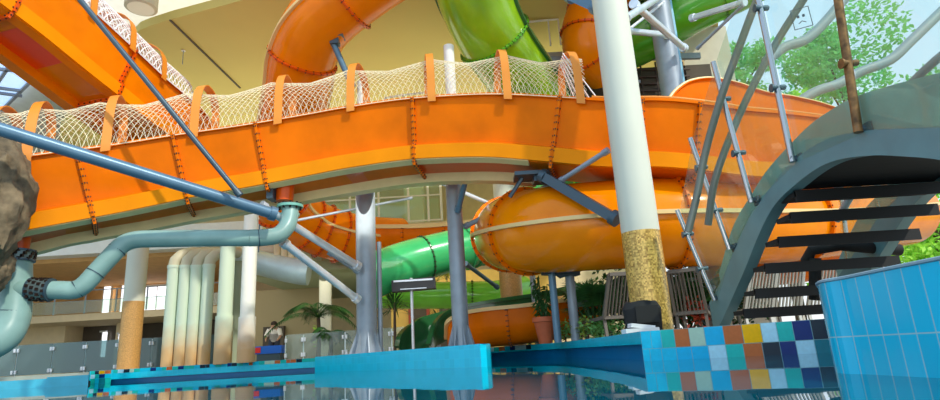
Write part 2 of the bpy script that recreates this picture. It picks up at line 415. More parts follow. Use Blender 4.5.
tiles_on('trim_6', [V(p) for p in spline(rim_far, 6)], [(.2, .3, [(489.5, 494, 'l'), (494, 499, 't'), (499, 505, 'b'), (505, 510, 'u'), (510, 515, 'n'), (515, 520, 'l'), (520, 526, 'l'), (526, 531, 'k')])])

# ceiling and back walls
mb = MB(); mb.box((5.4, 21, 9.1), (26, 16.6, .2))
olive_pts = []
a = P(128, 52, 16); 
def Zp(px, py, z):
    r = ray(px, py); return CAM+r*((z-CAMH)/r.z)
cz = 9.0
cpts = [Zp(60, 128, cz), Zp(112, 62, cz), Zp(132, 38, cz), Zp(140, 30, cz), Zp(150, 26, cz), Zp(172, 19, cz), Zp(240, 1, cz), Zp(300, -25, cz), Zp(620, -60, cz), V((6.1, 11.5, cz)), V((7.7, 15.6, cz)), V((7.7, 30, cz)), V((-22, 30, cz))]
mb = MB(); mb.poly(cpts, cz, cz+.25); struct(mb, 'ceiling', OLIVE)
mb = MB(); mb.poly([V((-26, 14, 0)), Zp(-40, -90, 10.2), Zp(300, -120, 10.2), V((5.5, 11, 0)), V((7.7, 31, 0)), V((-26, 31, 0))], 10.2, 10.4); struct(mb, 'ceiling_upper', CREAM_W)
mb = MB(); mb.bar(Zp(170, 20, cz-.02), Zp(240, 88, cz-.02), .05, .03); struct(mb, 'trim_7', DARKWALL)
mb = MB(); mb.box((-8.15, 28.2, 4.6), (31.7, .3, 9.6)); struct(mb, 'wall_back', CREAM)
mb = MB(); mb.box((-24, 22, 4.6), (.3, 13, 9.6)); struct(mb, 'wall_left', CREAM_W)
# left galleries
mb = MB()
def slab(mb, x0, x1, d0, d1, z0, z1):
    a = G(x0, d0, z0); b_ = G(x1, d0, z0); mb.poly([(a.x, d0), (b_.x, d0), (b_.x, d1), (a.x, d1)], z0, z1)
slab(mb, -80, 262, 20, 28, 4.35, 5.2); struct(mb, 'floor_upper_gallery', CREAM_W)
mb = MB(); slab(mb, -80, 262, 20.6, 28, 4.2, 4.35); struct(mb, 'ceiling_gallery', TAN)
mb = MB(); slab(mb, -80, 250, 24, 28, 2.4, 2.68); struct(mb, 'floor_lower_gallery', CREAM)
mb = MB(); slab(mb, -80, 232, 27.4, 28, 2.68, 4.3); struct(mb, 'wall_gallery', TAN)
mb = MB(); slab(mb, -80, 60, 26, 27.9, .3, 2.4); slab(mb, 112, 122, 26, 27.9, .3, 2.4); struct(mb, 'wall_ground', CREAM)
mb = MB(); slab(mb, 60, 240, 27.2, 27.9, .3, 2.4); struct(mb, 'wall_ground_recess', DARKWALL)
# bright windows
WIN = mat('lit_window', (.9, .9, 1), .5, emit=(.9, .92, 1), estr=1.5)
FRAME_W = mat('window_frame_white', (.75, .76, .74), .5)
k = 1
for x0, x1, d, z0, z1 in [(101, 108, 27.1, 2.75, 4.2), (119, 128, 27.1, 2.75, 4.2), (142, 168, 27.1, 2.75, 4.1), (100, 105, 27, 1.0, 2.1), (117, 120, 25.9, 1.2, 1.9)]:
    mb = MB(); slab(mb, x0, x1, d, d+.12, z0, z1); o = tag(mb.build('window_%d' % k, WIN), kind='structure')
    mb = MB(); slab(mb, x0-.6, x0, d-.04, d+.1, z0, z1); slab(mb, x1, x1+.6, d-.04, d+.1, z0, z1); slab(mb, x0-.6, x1+.6, d-.04, d+.1, z1, z1+.07)
    if x1-x0 > 20: slab(mb, (x0+x1)/2-.3, (x0+x1)/2+.3, d-.05, d, z0, z1)
    tag(mb.build('window_frame', FRAME_W, o)); k += 1
# mezzanine behind the centre-left, dark room beneath
mb = MB(); slab(mb, 238, 392, 18.2, 27, 3.0, 3.3); struct(mb, 'floor_mezzanine', mat('soffit_green', (.42, .5, .33), .7))
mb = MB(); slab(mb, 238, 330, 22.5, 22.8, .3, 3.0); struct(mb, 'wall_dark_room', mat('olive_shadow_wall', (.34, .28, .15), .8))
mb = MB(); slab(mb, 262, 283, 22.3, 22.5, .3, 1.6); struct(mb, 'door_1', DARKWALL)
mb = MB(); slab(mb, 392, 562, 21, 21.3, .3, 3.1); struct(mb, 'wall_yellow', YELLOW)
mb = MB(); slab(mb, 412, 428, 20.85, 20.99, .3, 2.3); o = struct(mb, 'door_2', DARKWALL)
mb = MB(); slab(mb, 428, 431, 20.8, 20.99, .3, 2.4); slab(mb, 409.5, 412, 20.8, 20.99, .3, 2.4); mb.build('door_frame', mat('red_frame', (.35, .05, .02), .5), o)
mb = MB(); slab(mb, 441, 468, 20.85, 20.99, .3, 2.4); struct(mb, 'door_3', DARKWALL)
# centre gallery, upper level with white mullions
mb = MB(); slab(mb, 250, 560, 23, 27.9, 5.2, 5.45); struct(mb, 'floor_centre_gallery', CREAM)
mb = MB()
for px in (324, 350, 379, 409, 429, 442):
    a = G(px, 22.9, 5.45); mb.tube([a, V((a.x, a.y, 9))], .05, 8)
for z_ in (6.55, 5.5, 8.2):
    mb.bar(G(285, 22.9, z_), G(442, 22.9, z_), .06, .06)
o = tag(mb.build('window_6', FRAME_W), kind='structure')
mb = MB(); slab(mb, 288, 442, 22.92, 22.95, 5.5, 8.9); mb.build('pane', GLASS_G, o)
mb = MB(); slab(mb, 405, 424, 25, 26, 5.45, 9); struct(mb, 'column_gallery', CREAM_W)
mb = MB(); slab(mb, 300, 440, 26.6, 26.9, 5.45, 7.4); struct(mb, 'wall_gallery_back', mat('pale_green_wall', (.7, .74, .55), .8))
# skylight on the upper left
mb = MB()
sky_a = [Zp(-60, 30, 9.9), Zp(-60, 120, 9.9), Zp(4, 108, 9.9), Zp(34, 80, 9.9), Zp(0, 30, 9.9)]
SKYL = mat('skylight_pane', (.7, .82, 1), .3, emit=(.45, .68, 1), estr=.8)
mb.poly(sky_a, 9.85, 9.9); o = struct(mb, 'window_7', SKYL)
mb = MB()
for q in [((-40, 88), (22, 96)), ((-40, 83), (22, 91)), ((2, 110), (36, 76)), ((-30, 66), (26, 72)), ((-14, 100), (16, 56))]:
    mb.bar(Zp(*q[0], 9.8), Zp(*q[1], 9.8), .09, .09)
mb.build('window_frame', mat('skylight_bar', (.25, .28, .35), .5), o)
# right side: beige wall, dark mezzanine
mb = MB(); mb.poly([G(684, 15, 3), G(712, 15, 3), G(712, 15.3, 3), G(684, 15.3, 3)], 0.3, 9); struct(mb, 'wall_right_tan', mat('plaster_ochre', (.7, .5, .24), .8, noise=.05))
mb = MB(); mb.poly([G(712, 15.2, 3), G(764, 15.2, 3), G(764, 15.6, 3), G(712, 15.6, 3)], 0.3, 9); struct(mb, 'wall_right', mat('plaster_pale', (.66, .62, .48), .8, noise=.05))
mb = MB(); a = P(545, 60, 14.2); b_ = P(700, 56, 14.2)
mb.bar(a, b_, .1, .16); mb.bar(P(545, 80, 14.2), P(640, 82, 14.2), .1, .08); struct(mb, 'trim_8', STEEL)
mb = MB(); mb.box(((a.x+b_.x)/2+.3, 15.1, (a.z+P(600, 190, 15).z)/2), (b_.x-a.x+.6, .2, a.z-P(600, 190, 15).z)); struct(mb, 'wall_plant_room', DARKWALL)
mb = MB()
for py in (70, 77, 84, 91): mb.bar(P(633, py, 14.9), P(690, py-1, 14.9), .05, .05)
for px in (640, 655, 668, 682): mb.bar(P(px, 62, 14.9), P(px+4, 98, 14.9), .04, .04, up=V((1, 0, 0)))
struct(mb, 'trim_9', mat('rack_brown', (.06, .035, .025), .6))
mb = MB()
for i in range(12): mb.bar(P(648+i*3.2, 163, 13), P(649+i*3.2, 185, 13), .02, .03, up=V((1, 0, 0)))
mb.bar(P(646, 171, 13), P(690, 169, 13), .03, .03)
o = tag(mb.build('metal_grille', mat('grille_grey', (.2, .2, .17), .5)), 'dark slatted grille between the upper orange trough and the lower orange tube', 'grille')
# ground outside
mb = MB(); mb.add([(-60, 30, .2), (80, 30, .2), (80, 120, .2), (-60, 120, .2)], [(0, 1, 2, 3)]); mb.add([(30, -40, .2), (80, -40, .2), (80, 30, .2), (30, 30, .2)], [(0, 1, 2, 3)])
struct(mb, 'ground', mat('lawn', (.1, .28, .04), .9, noise=.3))

# ================================================================== SLIDES
def ring(pts, i, prof, closed, wth=.05, outw=.07, inner=.0):
    """a bolted flange around the profile at path station i -> (flange mesh, bolts mesh)"""
    fr = zframes(pts)[i]; t, n_, u = fr; c = V(pts[i]); m_ = len(prof)
    fb = MB(); bb = MB(); po = []
    cx = sum(p[0] for p in prof)/m_; cz_ = sum(p[1] for p in prof)/m_
    for k_ in range(m_):
        a = prof[(k_-1) % m_] if closed or k_ > 0 else prof[0]; b2 = prof[(k_+1) % m_] if closed or k_ < m_-1 else prof[-1]
        tx, tz = b2[0]-a[0], b2[1]-a[1]; L = math.hypot(tx, tz) or 1; nx, nz_ = tz/L, -tx/L
        if nx*(prof[k_][0]-cx)+nz_*(prof[k_][1]-cz_) < 0 and closed: nx, nz_ = -nx, -nz_
        po.append((nx, nz_))
    if not closed:  # consistent outward side: away from the centroid at the middle
        k_ = m_//2
        if po[k_][0]*(prof[k_][0]-cx)+po[k_][1]*(prof[k_][1]-cz_-.4) < 0: po = [(-a, -b2) for a, b2 in po]
    vs = []
    for (p, q) in zip(prof, po):
        for (o_, s_) in ((-.005, -1), (outw, -1), (outw, 1), (-.005, 1)):
            vs.append(c+n_*(p[0]+q[0]*o_)+u*(p[1]+q[1]*o_)+t*(s_*wth/2))
    fs = []
    for k_ in range(m_ if closed else m_-1):
        k2 = (k_+1) % m_
        for j in range(4): fs.append((k_*4+j, k_*4+(j+1) % 4, k2*4+(j+1) % 4, k2*4+j))
    if not closed: fs += [(0, 1, 2, 3), ((m_-1)*4+3, (m_-1)*4+2, (m_-1)*4+1, (m_-1)*4)]
    fb.add(vs, fs)
    acc = 0; last = None
    for k_ in range(m_ if closed else m_-1):
        k2 = (k_+1) % m_; a = V((*prof[k_], 0)); b2 = V((*prof[k2], 0)); L = (b2-a).length
        nb = max(1, round(L/.13))
        for j in range(nb):
            f_ = (j+.5)/nb; q = a.lerp(b2, f_); nn = V((*po[k_], 0)).lerp(V((*po[k2], 0)), f_)
            cc = c+n_*(q.x+nn.x*outw*.55)+u*(q.y+nn.y*outw*.55)
            bb.box(cc, (.022, .022, wth+.035), Matrix((n_, u, t)).transposed())
            bb.box(c+n_*(q.x+nn.x*(outw+.004))+u*(q.y+nn.y*(outw+.002)), (.022, .022, .02), Matrix((n_, u, t)).transposed())
    return fb, bb
def add_ring(root, pts, i, prof, closed, m_, **kw):
    fb, bb = ring(pts, i, prof, closed, **kw); fb.add(bb.v, bb.f, 1); return fb.build('flange', [m_, BOLT], root)
def shell(prof, th=.035):
    """closed loop from an open profile (outside line then inside line)"""
    inn = []
    m_ = len(prof)
    for k_ in range(m_):
        a = prof[max(k_-1, 0)]; b2 = prof[min(k_+1, m_-1)]; tx, tz = b2[0]-a[0], b2[1]-a[1]; L = math.hypot(tx, tz) or 1
        inn.append((prof[k_][0]-tz/L*th, prof[k_][1]+tx/L*th))
    return list(prof)+inn[::-1]
def nearest(pts, px, py=None):
    best = 1e9; bi = 0
    for i, p in enumerate(pts):
        v = V(p)-CAM; x = 470+FPX*v.dot(Rr)/v.dot(F); y = 200-FPX*v.dot(Uu)/v.dot(F)
        dd = abs(x-px) if py is None else math.hypot(x-px, y-py)
        if dd < best: best = dd; bi = i
    return max(1, min(bi, len(pts)-2))

# profile of the flat-bottomed trough: front wall, chamfer band, keel ledges round a recess, back wall
TR = [(0, 0), (.04, -.3), (.13, -.9), (.04, -.96), (.06, -1.18), (.1, -1.22)]
TRB = [(1.2, -1.22), (1.24, -1.18), (1.26, -.96), (1.17, -.9), (1.26, -.3), (1.3, 0)]
def trough(root, pts, m_side=ORANGE, m_band=ORANGE_B, m_keel=KEEL, m_rec=ORANGE_D, kend=None):
    # the moulded shell: outer front, under side, outer back, and inner skin
    out_ = TR+TRB
    inn = [(1.25, 0), (1.2, -.4), (1.05, -.75), (.65, -.85), (.25, -.75), (.1, -.4), (.05, 0)]
    mb = MB(); mb.sweep(pts, [(-.05, .0), (-.05, -.05)]+out_+[(1.35, -.05), (1.35, 0)]+inn, True)
    mb.build('trough_shell', m_side, root)
    mb = MB(); mb.sweep(pts, [(.0, -.955), (.02, -1.21), (.1, -1.21), (.1, -.955)], True); mb.build('band', m_band, root)
    kb = MB(); full = pts; pts = pts[:kend] if kend else pts
    kb.sweep(pts, [(.06, -1.2), (.05, -1.23), (.22, -1.27), (.22, -1.2)], True)
    kb.sweep(pts, [(.96, -1.2), (.96, -1.4), (1.22, -1.4), (1.24, -1.2)], True)
    kb.sweep(pts, [(.22, -1.2), (.22, -1.22), (.96, -1.22), (.96, -1.2)], True, mi=1)
    for i in (2, len(pts)-3):
        pass
    kb.build('keel', [m_keel, m_rec], root)
OUT = [(-.05, 0)]+TR[:]+[(.05, -1.25), (1.24, -1.27)]+TRB[1:]
def hoop(root, pts, i, hgt=.9, wid=.15, lean=0, m1=AMBER, skew=0):
    t, n_, u = zframes(pts)[i]; c = V(pts[i]); mb = MB(); N = 18; vs = []
    prof = [(-.07, -.14), (-.08, -.02)]
    for k_ in range(N+1):
        th = math.pi*(1-k_/N); cc_ = math.cos(th); prof.append((.65+.72*math.copysign(abs(cc_)**.8, cc_), .03+hgt*math.sin(th)**.55+.42*k_/N))
    prof += [(1.38, -.1), (1.37, -.3)]
    Z = V((0, 0, 1)); q = []
    for k_, (s_, h_) in enumerate(prof):
        a = prof[max(k_-1, 0)]; b2 = prof[min(k_+1, len(prof)-1)]; tx, tz = b2[0]-a[0], b2[1]-a[1]; L = math.hypot(tx, tz)
        nx, nz_ = -tz/L, tx/L
        for (e1, e2) in ((-wid/2, 0), (wid/2, 0), (wid/2, .018), (-wid/2, .018)):
            q.append(c+n_*(s_+nx*e2)+Z*(h_+nz_*e2)+t*(e1+skew*s_/1.3))
    fs = []
    for k_ in range(len(prof)-1):
        for j in range(4): fs.append((k_*4+j, k_*4+(j+1) % 4, k_*4+4+(j+1) % 4, k_*4+4+j))
    fs += [(3, 2, 1, 0), tuple(len(q)-4+j for j in range(4))]
    mb.add(q, fs); mb.build('hoop', m1, root, smooth=True)
    return c
def netting(root, pts, i0, i1, hts, m_=NET, step=.055, rad=.0042, name='safety_net', back=1.3):
    """a sheet of knotted cord from the front rim over the hoops to the back rim; diamonds of thin cord"""
    # arclength resample
    seg = [V(p) for p in pts[i0:i1+1]]; fr = zframes(pts)[i0:i1+1]; acc = [0]
    for a, b_ in zip(seg[:-1], seg[1:]): acc.append(acc[-1]+(b_-a).length)
    n_u = max(2, int(acc[-1]/step)); rows = 34; grid = []
    j = 0
    for a in range(n_u+1):
        s_ = acc[-1]*a/n_u
        while j < len(acc)-2 and acc[j+1] < s_: j += 1
        f_ = (s_-acc[j])/max(1e-6, acc[j+1]-acc[j]); c = seg[j].lerp(seg[j+1], f_); nn = fr[j][1].lerp(fr[j+1][1], f_)
        h = hts(a/n_u); line = []
        for r in range(rows+1):
            th = math.pi*(1-r/rows); line.append(c+nn*(back/2+(back/2+.05)*math.cos(th))+V((0, 0, -.03+h*math.sin(th)**.6+.42*r/rows)))
        grid.append(line)
    mb = MB()
    def cord(a, b_, rr=rad):
        t_ = (b_-a).normalized(); s1 = t_.cross(V((.3, -.9, .3))).normalized()*rr; s2 = t_.cross(s1).normalized()*rr
        mb.add([a+s1, a-s1*.5+s2*.87, a-s1*.5-s2*.87, b_+s1, b_-s1*.5+s2*.87, b_-s1*.5-s2*.87], [(0, 1, 4, 3), (1, 2, 5, 4), (2, 0, 3, 5)])
    for a in range(n_u):
        for r in range(rows):
            if (a+r) % 2 == 0: cord(grid[a][r], grid[a+1][r+1])
            else: cord(grid[a+1][r], grid[a][r+1])
    for a in range(n_u): cord(grid[a][0], grid[a+1][0], rad*1.8); cord(grid[a][rows//2], grid[a+1][rows//2], rad*1.8)
    mb.build(name, m_, root)

# --- main orange trough across the whole picture
s1 = thing('water_slide', 'long orange flat-bottomed water slide trough crossing the hall under a cream net', 'water slide', P(300, 120, 10.2))
cp = [(-60, 168, 8.3), (20, 156, 8.75), (70, 149.5, 9.1), (120, 143, 9.45), (180, 133.5, 9.8), (240, 125, 10.05), (300, 115, 10.2), (345, 107, 10.2), (400, 99, 10.15), (450, 95, 10), (500, 93.5, 9.8), (560, 96.5, 9.55), (610, 99.5, 9.35), (660, 99, 9.25), (705, 103, 9.25), (745, 109, 9.4), (790, 113, 9.9), (830, 118, 10.7), (860, 122, 12), (870, 124, 13.5)]
path1 = spline([P(*q) for q in cp], 8)
trough(s1, path1, kend=nearest(path1, 548))
for px in (77, 176, 255, 418, 566, 645, 700):
    i = nearest(path1, px-3); add_ring(s1, path1, i, OUT, False, ORANGE, wth=.05, outw=.07)
for px in (-18, 24, 110, 193, 279, 353, 434, 504, 577):
    i = nearest(path1, px); hoop(s1, path1, i, skew=-.38 if px > 400 else (.12 if px < 250 else 0))
hps = sorted(path1[nearest(path1, px)].x for px in (-18, 24, 110, 193, 279, 353, 434, 504, 577))
xa, xb = path1[nearest(path1, -20)].x, path1[nearest(path1, 588)].x
def h1(f_):
    x = xa+(xb-xa)*f_; dn = min(abs(x-h) for h in hps); return .9-.17*min(1, dn/.75)**.8
netting(s1, path1, nearest(path1, -20), nearest(path1, 588), h1)
# lacing pieces that hold the net end at the right
mb = MB()
i = nearest(path1, 577); c = path1[i]+V((-.1, .6, 1.05)); e0 = path1[nearest(path1, 600)]
for k_ in range(5): mb.tube([c+V((-.05, .1*k_-.3, 0)), e0+V((.0, .3*k_, 0))], .012, 5)
mb.build('net_lacing', NET_W, s1)
# raised bank of the bend at the right
mb = MB(); bk = spline([P(668, 100, 10.7), P(676, 90, 10.8), P(690, 81, 10.9), P(712, 78, 11), P(738, 83, 11.1), P(765, 92, 11.3), P(795, 97, 11.7), P(830, 106, 12.2), P(862, 120, 13)], 6)
mb.sweep(bk, [(-.03, 0), (-.06, -.03), (0, -.06), (0, -1.3), (.03, -1.3), (.03, 0)]); mb.build('bend_wall', ORANGE, s1)
mb = MB(); mb.tube(bk, .035, 8); mb.build('bend_rim', AMBER_L, s1)
mb = MB(); mb.tube([p+V((0, -.02, .02)) for p in path1[nearest(path1, 590):]], .03, 8); mb.build('rim_bead', AMBER, s1)
# drain outlets with the water pipe bolted under them
for px, py, d, r in ((285, 186, 10.6, .13), (19, 236, 9.3, .13)):
    c = P(px, py, d); mb = MB(); mb.tube([c+V((0, 0, .35)), c+V((0, 0, -.05)), c+V((0, 0, -.3))], [.2, .17, .16], 20); mb.build('drain_outlet', ORANGE_D, s1, smooth=True)
c = P(262, 188, 10.5); mb = MB(); mb.box(c+V((0, .1, .06)), (.4, .5, .1)); mb.box(c+V((.2, 0, -.1)), (.12, .3, .3)); mb.build('support_bracket', STEEL_D, s1)

# --- upper left trough running away from the camera
s2 = thing('water_slide', 'wide orange trough high above the main one, running away at the upper left', 'water slide', P(150, 60, 11))
p2 = [P(-70, -135, 7.2), P(-8, -78, 8.1), P(38, -38, 8.9), P(78, -3, 9.7), P(130, 45, 10.9), P(165, 78, 12), P(194, 103, 13.2), P(213, 125, 14.4), P(220, 150, 15.6)]
path2 = spline(p2, 8)
trough(s2, path2, ORANGE_H, ORANGE_B, ORANGE_H, mat('slide_red', (1, .07, .002), .3, coat=.5))
for px, py in ((133, 48), (40, -36)):
    add_ring(s2, path2, nearest(path2, px, py), OUT, False, ORANGE_D, outw=.08)
for px, py in ((92, 10), (128, 43), (162, 75), (50, -28)):
    hoop(s2, path2, nearest(path2, px, py), hgt=.6)
netting(s2, path2, nearest(path2, 40, -40), nearest(path2, 190, 98), lambda f_: .6, NET_W, step=.07, rad=.012)

def tube_slide(root, pts, r, m_, rings=(), seam=True, m_ring=None, m_seam=AMBER_L, seg=32, ringw=.05, ringo=.07, ro=None):
    prof = circ(r, seg); mb = MB(); mb.sweep(pts, prof, True); mb.build('tube_shell', m_, root, smooth=True)
    for q in rings:
        add_ring(root, pts, q if isinstance(q, int) else nearest(pts, *q), circ(r, 28), True, m_ring or m_, wth=ringw, outw=ringo)
    if seam:
        for s_ in (-1, 1):
            mb = MB(); mb.sweep(pts, [(s_*(r-.01), -.035), (s_*(r+.07), -.035), (s_*(r+.07), .035), (s_*(r-.01), .035)]); mb.build('seam_flange', m_seam, root)
# --- orange tube at the top centre, curling down and away to the back
s4 = thing('water_slide', 'glossy orange tube slide curving down from the ceiling at the top centre', 'water slide', P(305, 60, 12.5))
path4 = spline([P(450, -60, 11.2), P(400, -38, 11.5), P(352, -6, 11.8), P(318, 25, 12.2), P(303, 58, 12.7), P(297, 95, 13.4), P(287, 140, 14.3), P(278, 178, 15.2), P(283, 205, 16), P(308, 224, 16.8), P(340, 236, 17.4), P(372, 241, 18), P(400, 242, 18.6)], 8)
tube_slide(s4, path4, .78, ORANGE_H, [(352, 0), (303, 58), (308, 224), (325, 231), (340, 236), (285, 205)], m_ring=ORANGE_D)
# --- small orange open trough far behind
s8 = thing('water_slide', 'small orange open chute with a cream rim far back, above the green tubes', 'water slide', P(430, 235, 17))
path8 = spline([P(350, 226.5, 17.3), P(385, 227, 17.2), P(420, 226.5, 17), P(455, 224, 16.8), P(492, 219, 16.6), P(530, 212, 16.5)], 6)
U8 = shell([(0.62+.62*math.cos(math.pi+math.pi*k_/14), -.1+.62*math.sin(math.pi+math.pi*k_/14)) for k_ in range(15)], -.04)
mb = MB(); mb.sweep(path8, [(0, 0)]+[(0.62+.62*math.cos(math.pi+math.pi*k_/14), -.1+.62*math.sin(math.pi+math.pi*k_/14)) for k_ in range(15)]+[(1.24, 0), (1.2, 0)]+[(0.62+.57*math.cos(-math.pi*k_/14), -.1+.57*math.sin(-math.pi*k_/14)) for k_ in range(15)]+[(.04, 0)]); mb.build('trough_shell', ORANGE, s8, smooth=True)
mb = MB(); mb.sweep(path8, [(-.06, -.05), (-.06, .07), (.06, .07), (.06, -.05)]); mb.build('rim', AMBER_L, s8)
for px in (404, 446):
    i = nearest(path8, px); add_ring(s8, path8, i, [(0, 0)]+[(0.62+.62*math.cos(math.pi+math.pi*k_/14), -.1+.62*math.sin(math.pi+math.pi*k_/14)) for k_ in range(15)]+[(1.24, 0)], False, ORANGE, outw=.05, wth=.04)
# --- big tube lower right
s7 = thing('water_slide', 'fat glossy orange tube slide with a cream seam behind the gold-footed column', 'water slide', P(600, 225, 10.2))
path7 = spline([P(900, 212, 13.5), P(850, 217, 12.2), P(790, 221, 11.1), P(735, 222, 10.5), P(690, 222, 10.25), P(640, 223, 10.2), P(592, 226, 10.3), P(555, 229, 10.55), P(528, 231, 11.1), P(513, 233, 12), P(508, 234, 13)], 8)
tube_slide(s7, path7, .8, ORANGE_Y, [(528, 230), (671, 222), (505, 233), (790, 221)], m_ring=ORANGE)
# --- green trough at the top centre
s5 = thing('water_slide', 'bright green chute dropping from the ceiling at the top centre', 'water slide', P(490, 30, 12))
path5 = spline([P(462, -75, 11), P(467, -40, 11.4), P(476, 0, 12), P(494, 38, 12.7), P(520, 75, 13.6), P(545, 110, 14.6), P(575, 150, 15.6)], 8)
tube_slide(s5, path5, .88, mat('slide_moss', (.24, .46, .01), .2, noise=.2, nscale=1.5, coat=.6), [(495, 35)], m_ring=GREEN, m_seam=GREEN_D)
# --- green ribbed bend behind the main trough
s5b = thing('water_slide', 'dark green ribbed bend showing between the orange slides beside the column', 'water slide', P(590, 180, 14))
path5b = spline([P(640, 196, 12.9), P(615, 182, 12.6), P(590, 177, 12.6), P(566, 186, 13), P(550, 204, 13.6)], 8)
prof = circ(.66, 28)
mb = MB(); mb.sweep(path5b, prof); mb.build('tube_shell', GREEN_M, s5b, smooth=True)
for i in range(3, len(path5b)-2, 3): fb, bb = ring(path5b, i, circ(.66, 24), True, .03, .04); fb.build('rib', GREEN_L, s5b)
# --- green tube mid back
s9 = thing('water_slide', 'emerald green tube slide rising to the right behind the steel posts', 'water slide', P(430, 258, 15))
path9 = spline([P(368, 278, 13.8), P(385, 271, 14), P(410, 262, 14.4), P(440, 254, 14.8), P(468, 247, 15.2), P(490, 241, 15.6), P(520, 234, 16)], 8)
tube_slide(s9, path9, .55, GREEN_M, [(425, 258)], seam=False, m_ring=GREEN_D, ringo=.03, ringw=.03)
for px in (466, 472, 478, 484, 490, 496): fb, bb = ring(path9, nearest(path9, px), circ(.55, 24), True, .05, .05); fb.build('rib', GREEN_M, s9)
s9b = thing('water_slide', 'lime green horizontal tube low at the back, before the yellow wall', 'water slide', P(450, 295, 18))
path9b = spline([P(375, 294, 17), P(392, 295, 17.2), P(420, 295.5, 17.5), P(460, 295, 17.5), P(495, 294, 17.6), P(525, 289, 18.2)], 6)
tube_slide(s9b, path9b, .4, GREEN_L, [(450, 295), (473, 295)], seam=False, m_ring=GREEN, ringo=.03, ringw=.03)
# --- bottom run-out troughs
def chute(name, label, cps, r, m_, m_rim, depth=.25, parts=()):
    root = thing(name, label, 'water slide', P(*cps[len(cps)//2])); pts = spline([P(*q) for q in cps], 8)
    o_ = [(0, 0), (0, -depth)]+[(r+r*math.cos(math.pi+math.pi*k_/14), -depth+r*math.sin(math.pi+math.pi*k_/14)) for k_ in range(1, 14)]+[(2*r, -depth), (2*r, 0)]
    i_ = [(2*r-.04, 0), (2*r-.04, -depth)]+[(r+(r-.04)*math.cos(-math.pi*k_/14), -depth+(r-.04)*math.sin(-math.pi*k_/14)) for k_ in range(1, 14)]+[(.04, -depth), (.04, 0)]
    mb = MB(); mb.sweep(pts, o_+i_); mb.build('trough_shell', m_, root, smooth=True)
    mb = MB(); mb.sweep(pts, [(-.07, -.04), (-.07, .04), (.05, .04), (.05, -.04)]); mb.sweep(pts, [(2*r-.05, -.04), (2*r-.05, .04), (2*r+.07, .04), (2*r+.07, -.04)]); mb.build('rim', m_rim, root)
    for px in parts: add_ring(root, pts, nearest(pts, px), o_, False, m_, outw=.04, wth=.03)
    return root
chute('water_slide', 'orange run-out chute at deck level with a cream rim behind the pool edge', [(447, 338, 13.6), (449, 322, 13.1), (462, 314, 13), (485, 309.5, 12.9), (520, 306, 12.8), (560, 301, 12.8), (600, 296, 13)], .45, ORANGE, AMBER_L, .35, (505,))
chute('water_slide', 'dark green chute running behind the orange run-out chute', [(428, 345, 13.8), (436, 322, 14.2), (455, 309, 14.5), (500, 300, 14.6), (540, 294, 14.8), (580, 284, 15)], .4, GREEN_D, GREEN_D, .3)
chute('water_slide', 'cream-yellow curved chute end beside the fan palm', [(563, 305, 13.6), (566, 297, 13.9), (580, 291, 14), (600, 289, 14), (620, 288, 14.2)], .3, YELLOW, AMBER_L, .25)
# --- orange bend beside the column at the top
s6 = thing('water_slide', 'bolted orange tube bend at the top, left of the white column', 'water slide', P(590, 30, 13))
path6 = spline([P(632, -50, 13.8), P(615, -18, 13.6), P(600, 5, 13.5), P(590, 28, 13.5), P(592, 50, 13.6), P(608, 66, 14)], 8)
tube_slide(s6, path6, .72, ORANGE_H, [(606, -5), (594, 18), (590, 34), (594, 52)], seam=False, m_ring=ORANGE_D, ringo=.04)
# --- green tube top right
s10 = thing('water_slide', 'olive green tube slide under the ceiling right of the white column', 'water slide', P(680, 20, 13))
path10 = spline([P(596, 52, 14.8), P(630, 42, 14.2), P(660, 24, 13.6), P(700, 0, 13), P(745, -22, 12.6), P(790, -50, 12.2)], 8)
tube_slide(s10, path10, .72, GREEN, [(655, 28), (715, -6)], m_ring=GREEN, m_seam=GREEN_D)
# --- far bits of orange slide seen through the bridge
s11 = thing('water_slide', 'lowest orange tube bend seen through the bridge treads', 'water slide', P(790, 250, 13))
path11 = spline([P(700, 262, 12.6), P(745, 258, 12.3), P(790, 254, 12.3), P(815, 250, 12.8), P(824, 246, 13.8), P(815, 243, 15)], 8)
tube_slide(s11, path11, .62, ORANGE, [(812, 250), (760, 257)], seam=False, m_ring=ORANGE_D)

# ================================================================== COLUMNS AND POSTS
GOLD = bpy.data.materials.new('gold_mosaic'); GOLD.use_nodes = True; n = GOLD.node_tree; b = n.nodes['Principled BSDF']
t = n.nodes.new('ShaderNodeTexCoord'); vo = n.nodes.new('ShaderNodeTexVoronoi'); vo.inputs['Scale'].default_value = 42; r = n.nodes.new('ShaderNodeValToRGB')
vo.distance = 'CHEBYCHEV'; vo.inputs['Randomness'].default_value = .3
sp = n.nodes.new('ShaderNodeSeparateColor'); n.links.new(t.outputs['Object'], vo.inputs[0]); n.links.new(vo.outputs['Color'], sp.inputs[0]); n.links.new(sp.outputs[0], r.inputs[0])
r.color_ramp.elements[0].color = (.32, .17, .03, 1); r.color_ramp.elements[1].color = (.85, .56, .14, 1); n.links.new(r.outputs[0], b.inputs['Base Color'])
b.inputs['Roughness'].default_value = .3; b.inputs['Metallic'].default_value = .2
GOLD_T = mat('gold_mosaic_tan', (.55, .3, .09), .4, noise=.25, nscale=40)
def column(label, px, py, d, rad, ztop, zgold, gm, group=None, body=COLW):
    c = P(px, py, d); c.z = DH-.015; root = thing('column', label, 'column', c, group)
    if zgold: mb = MB(); mb.lathe(c, [(rad, 0), (rad, zgold-c.z)], 32); mb.build('mosaic_base', gm, root, smooth=True)
    mb = MB(); mb.lathe(c, [(rad*.985, (zgold or c.z)-c.z), (rad*.985, ztop-c.z)], 32); mb.build('shaft', body, root, smooth=True)
    return root
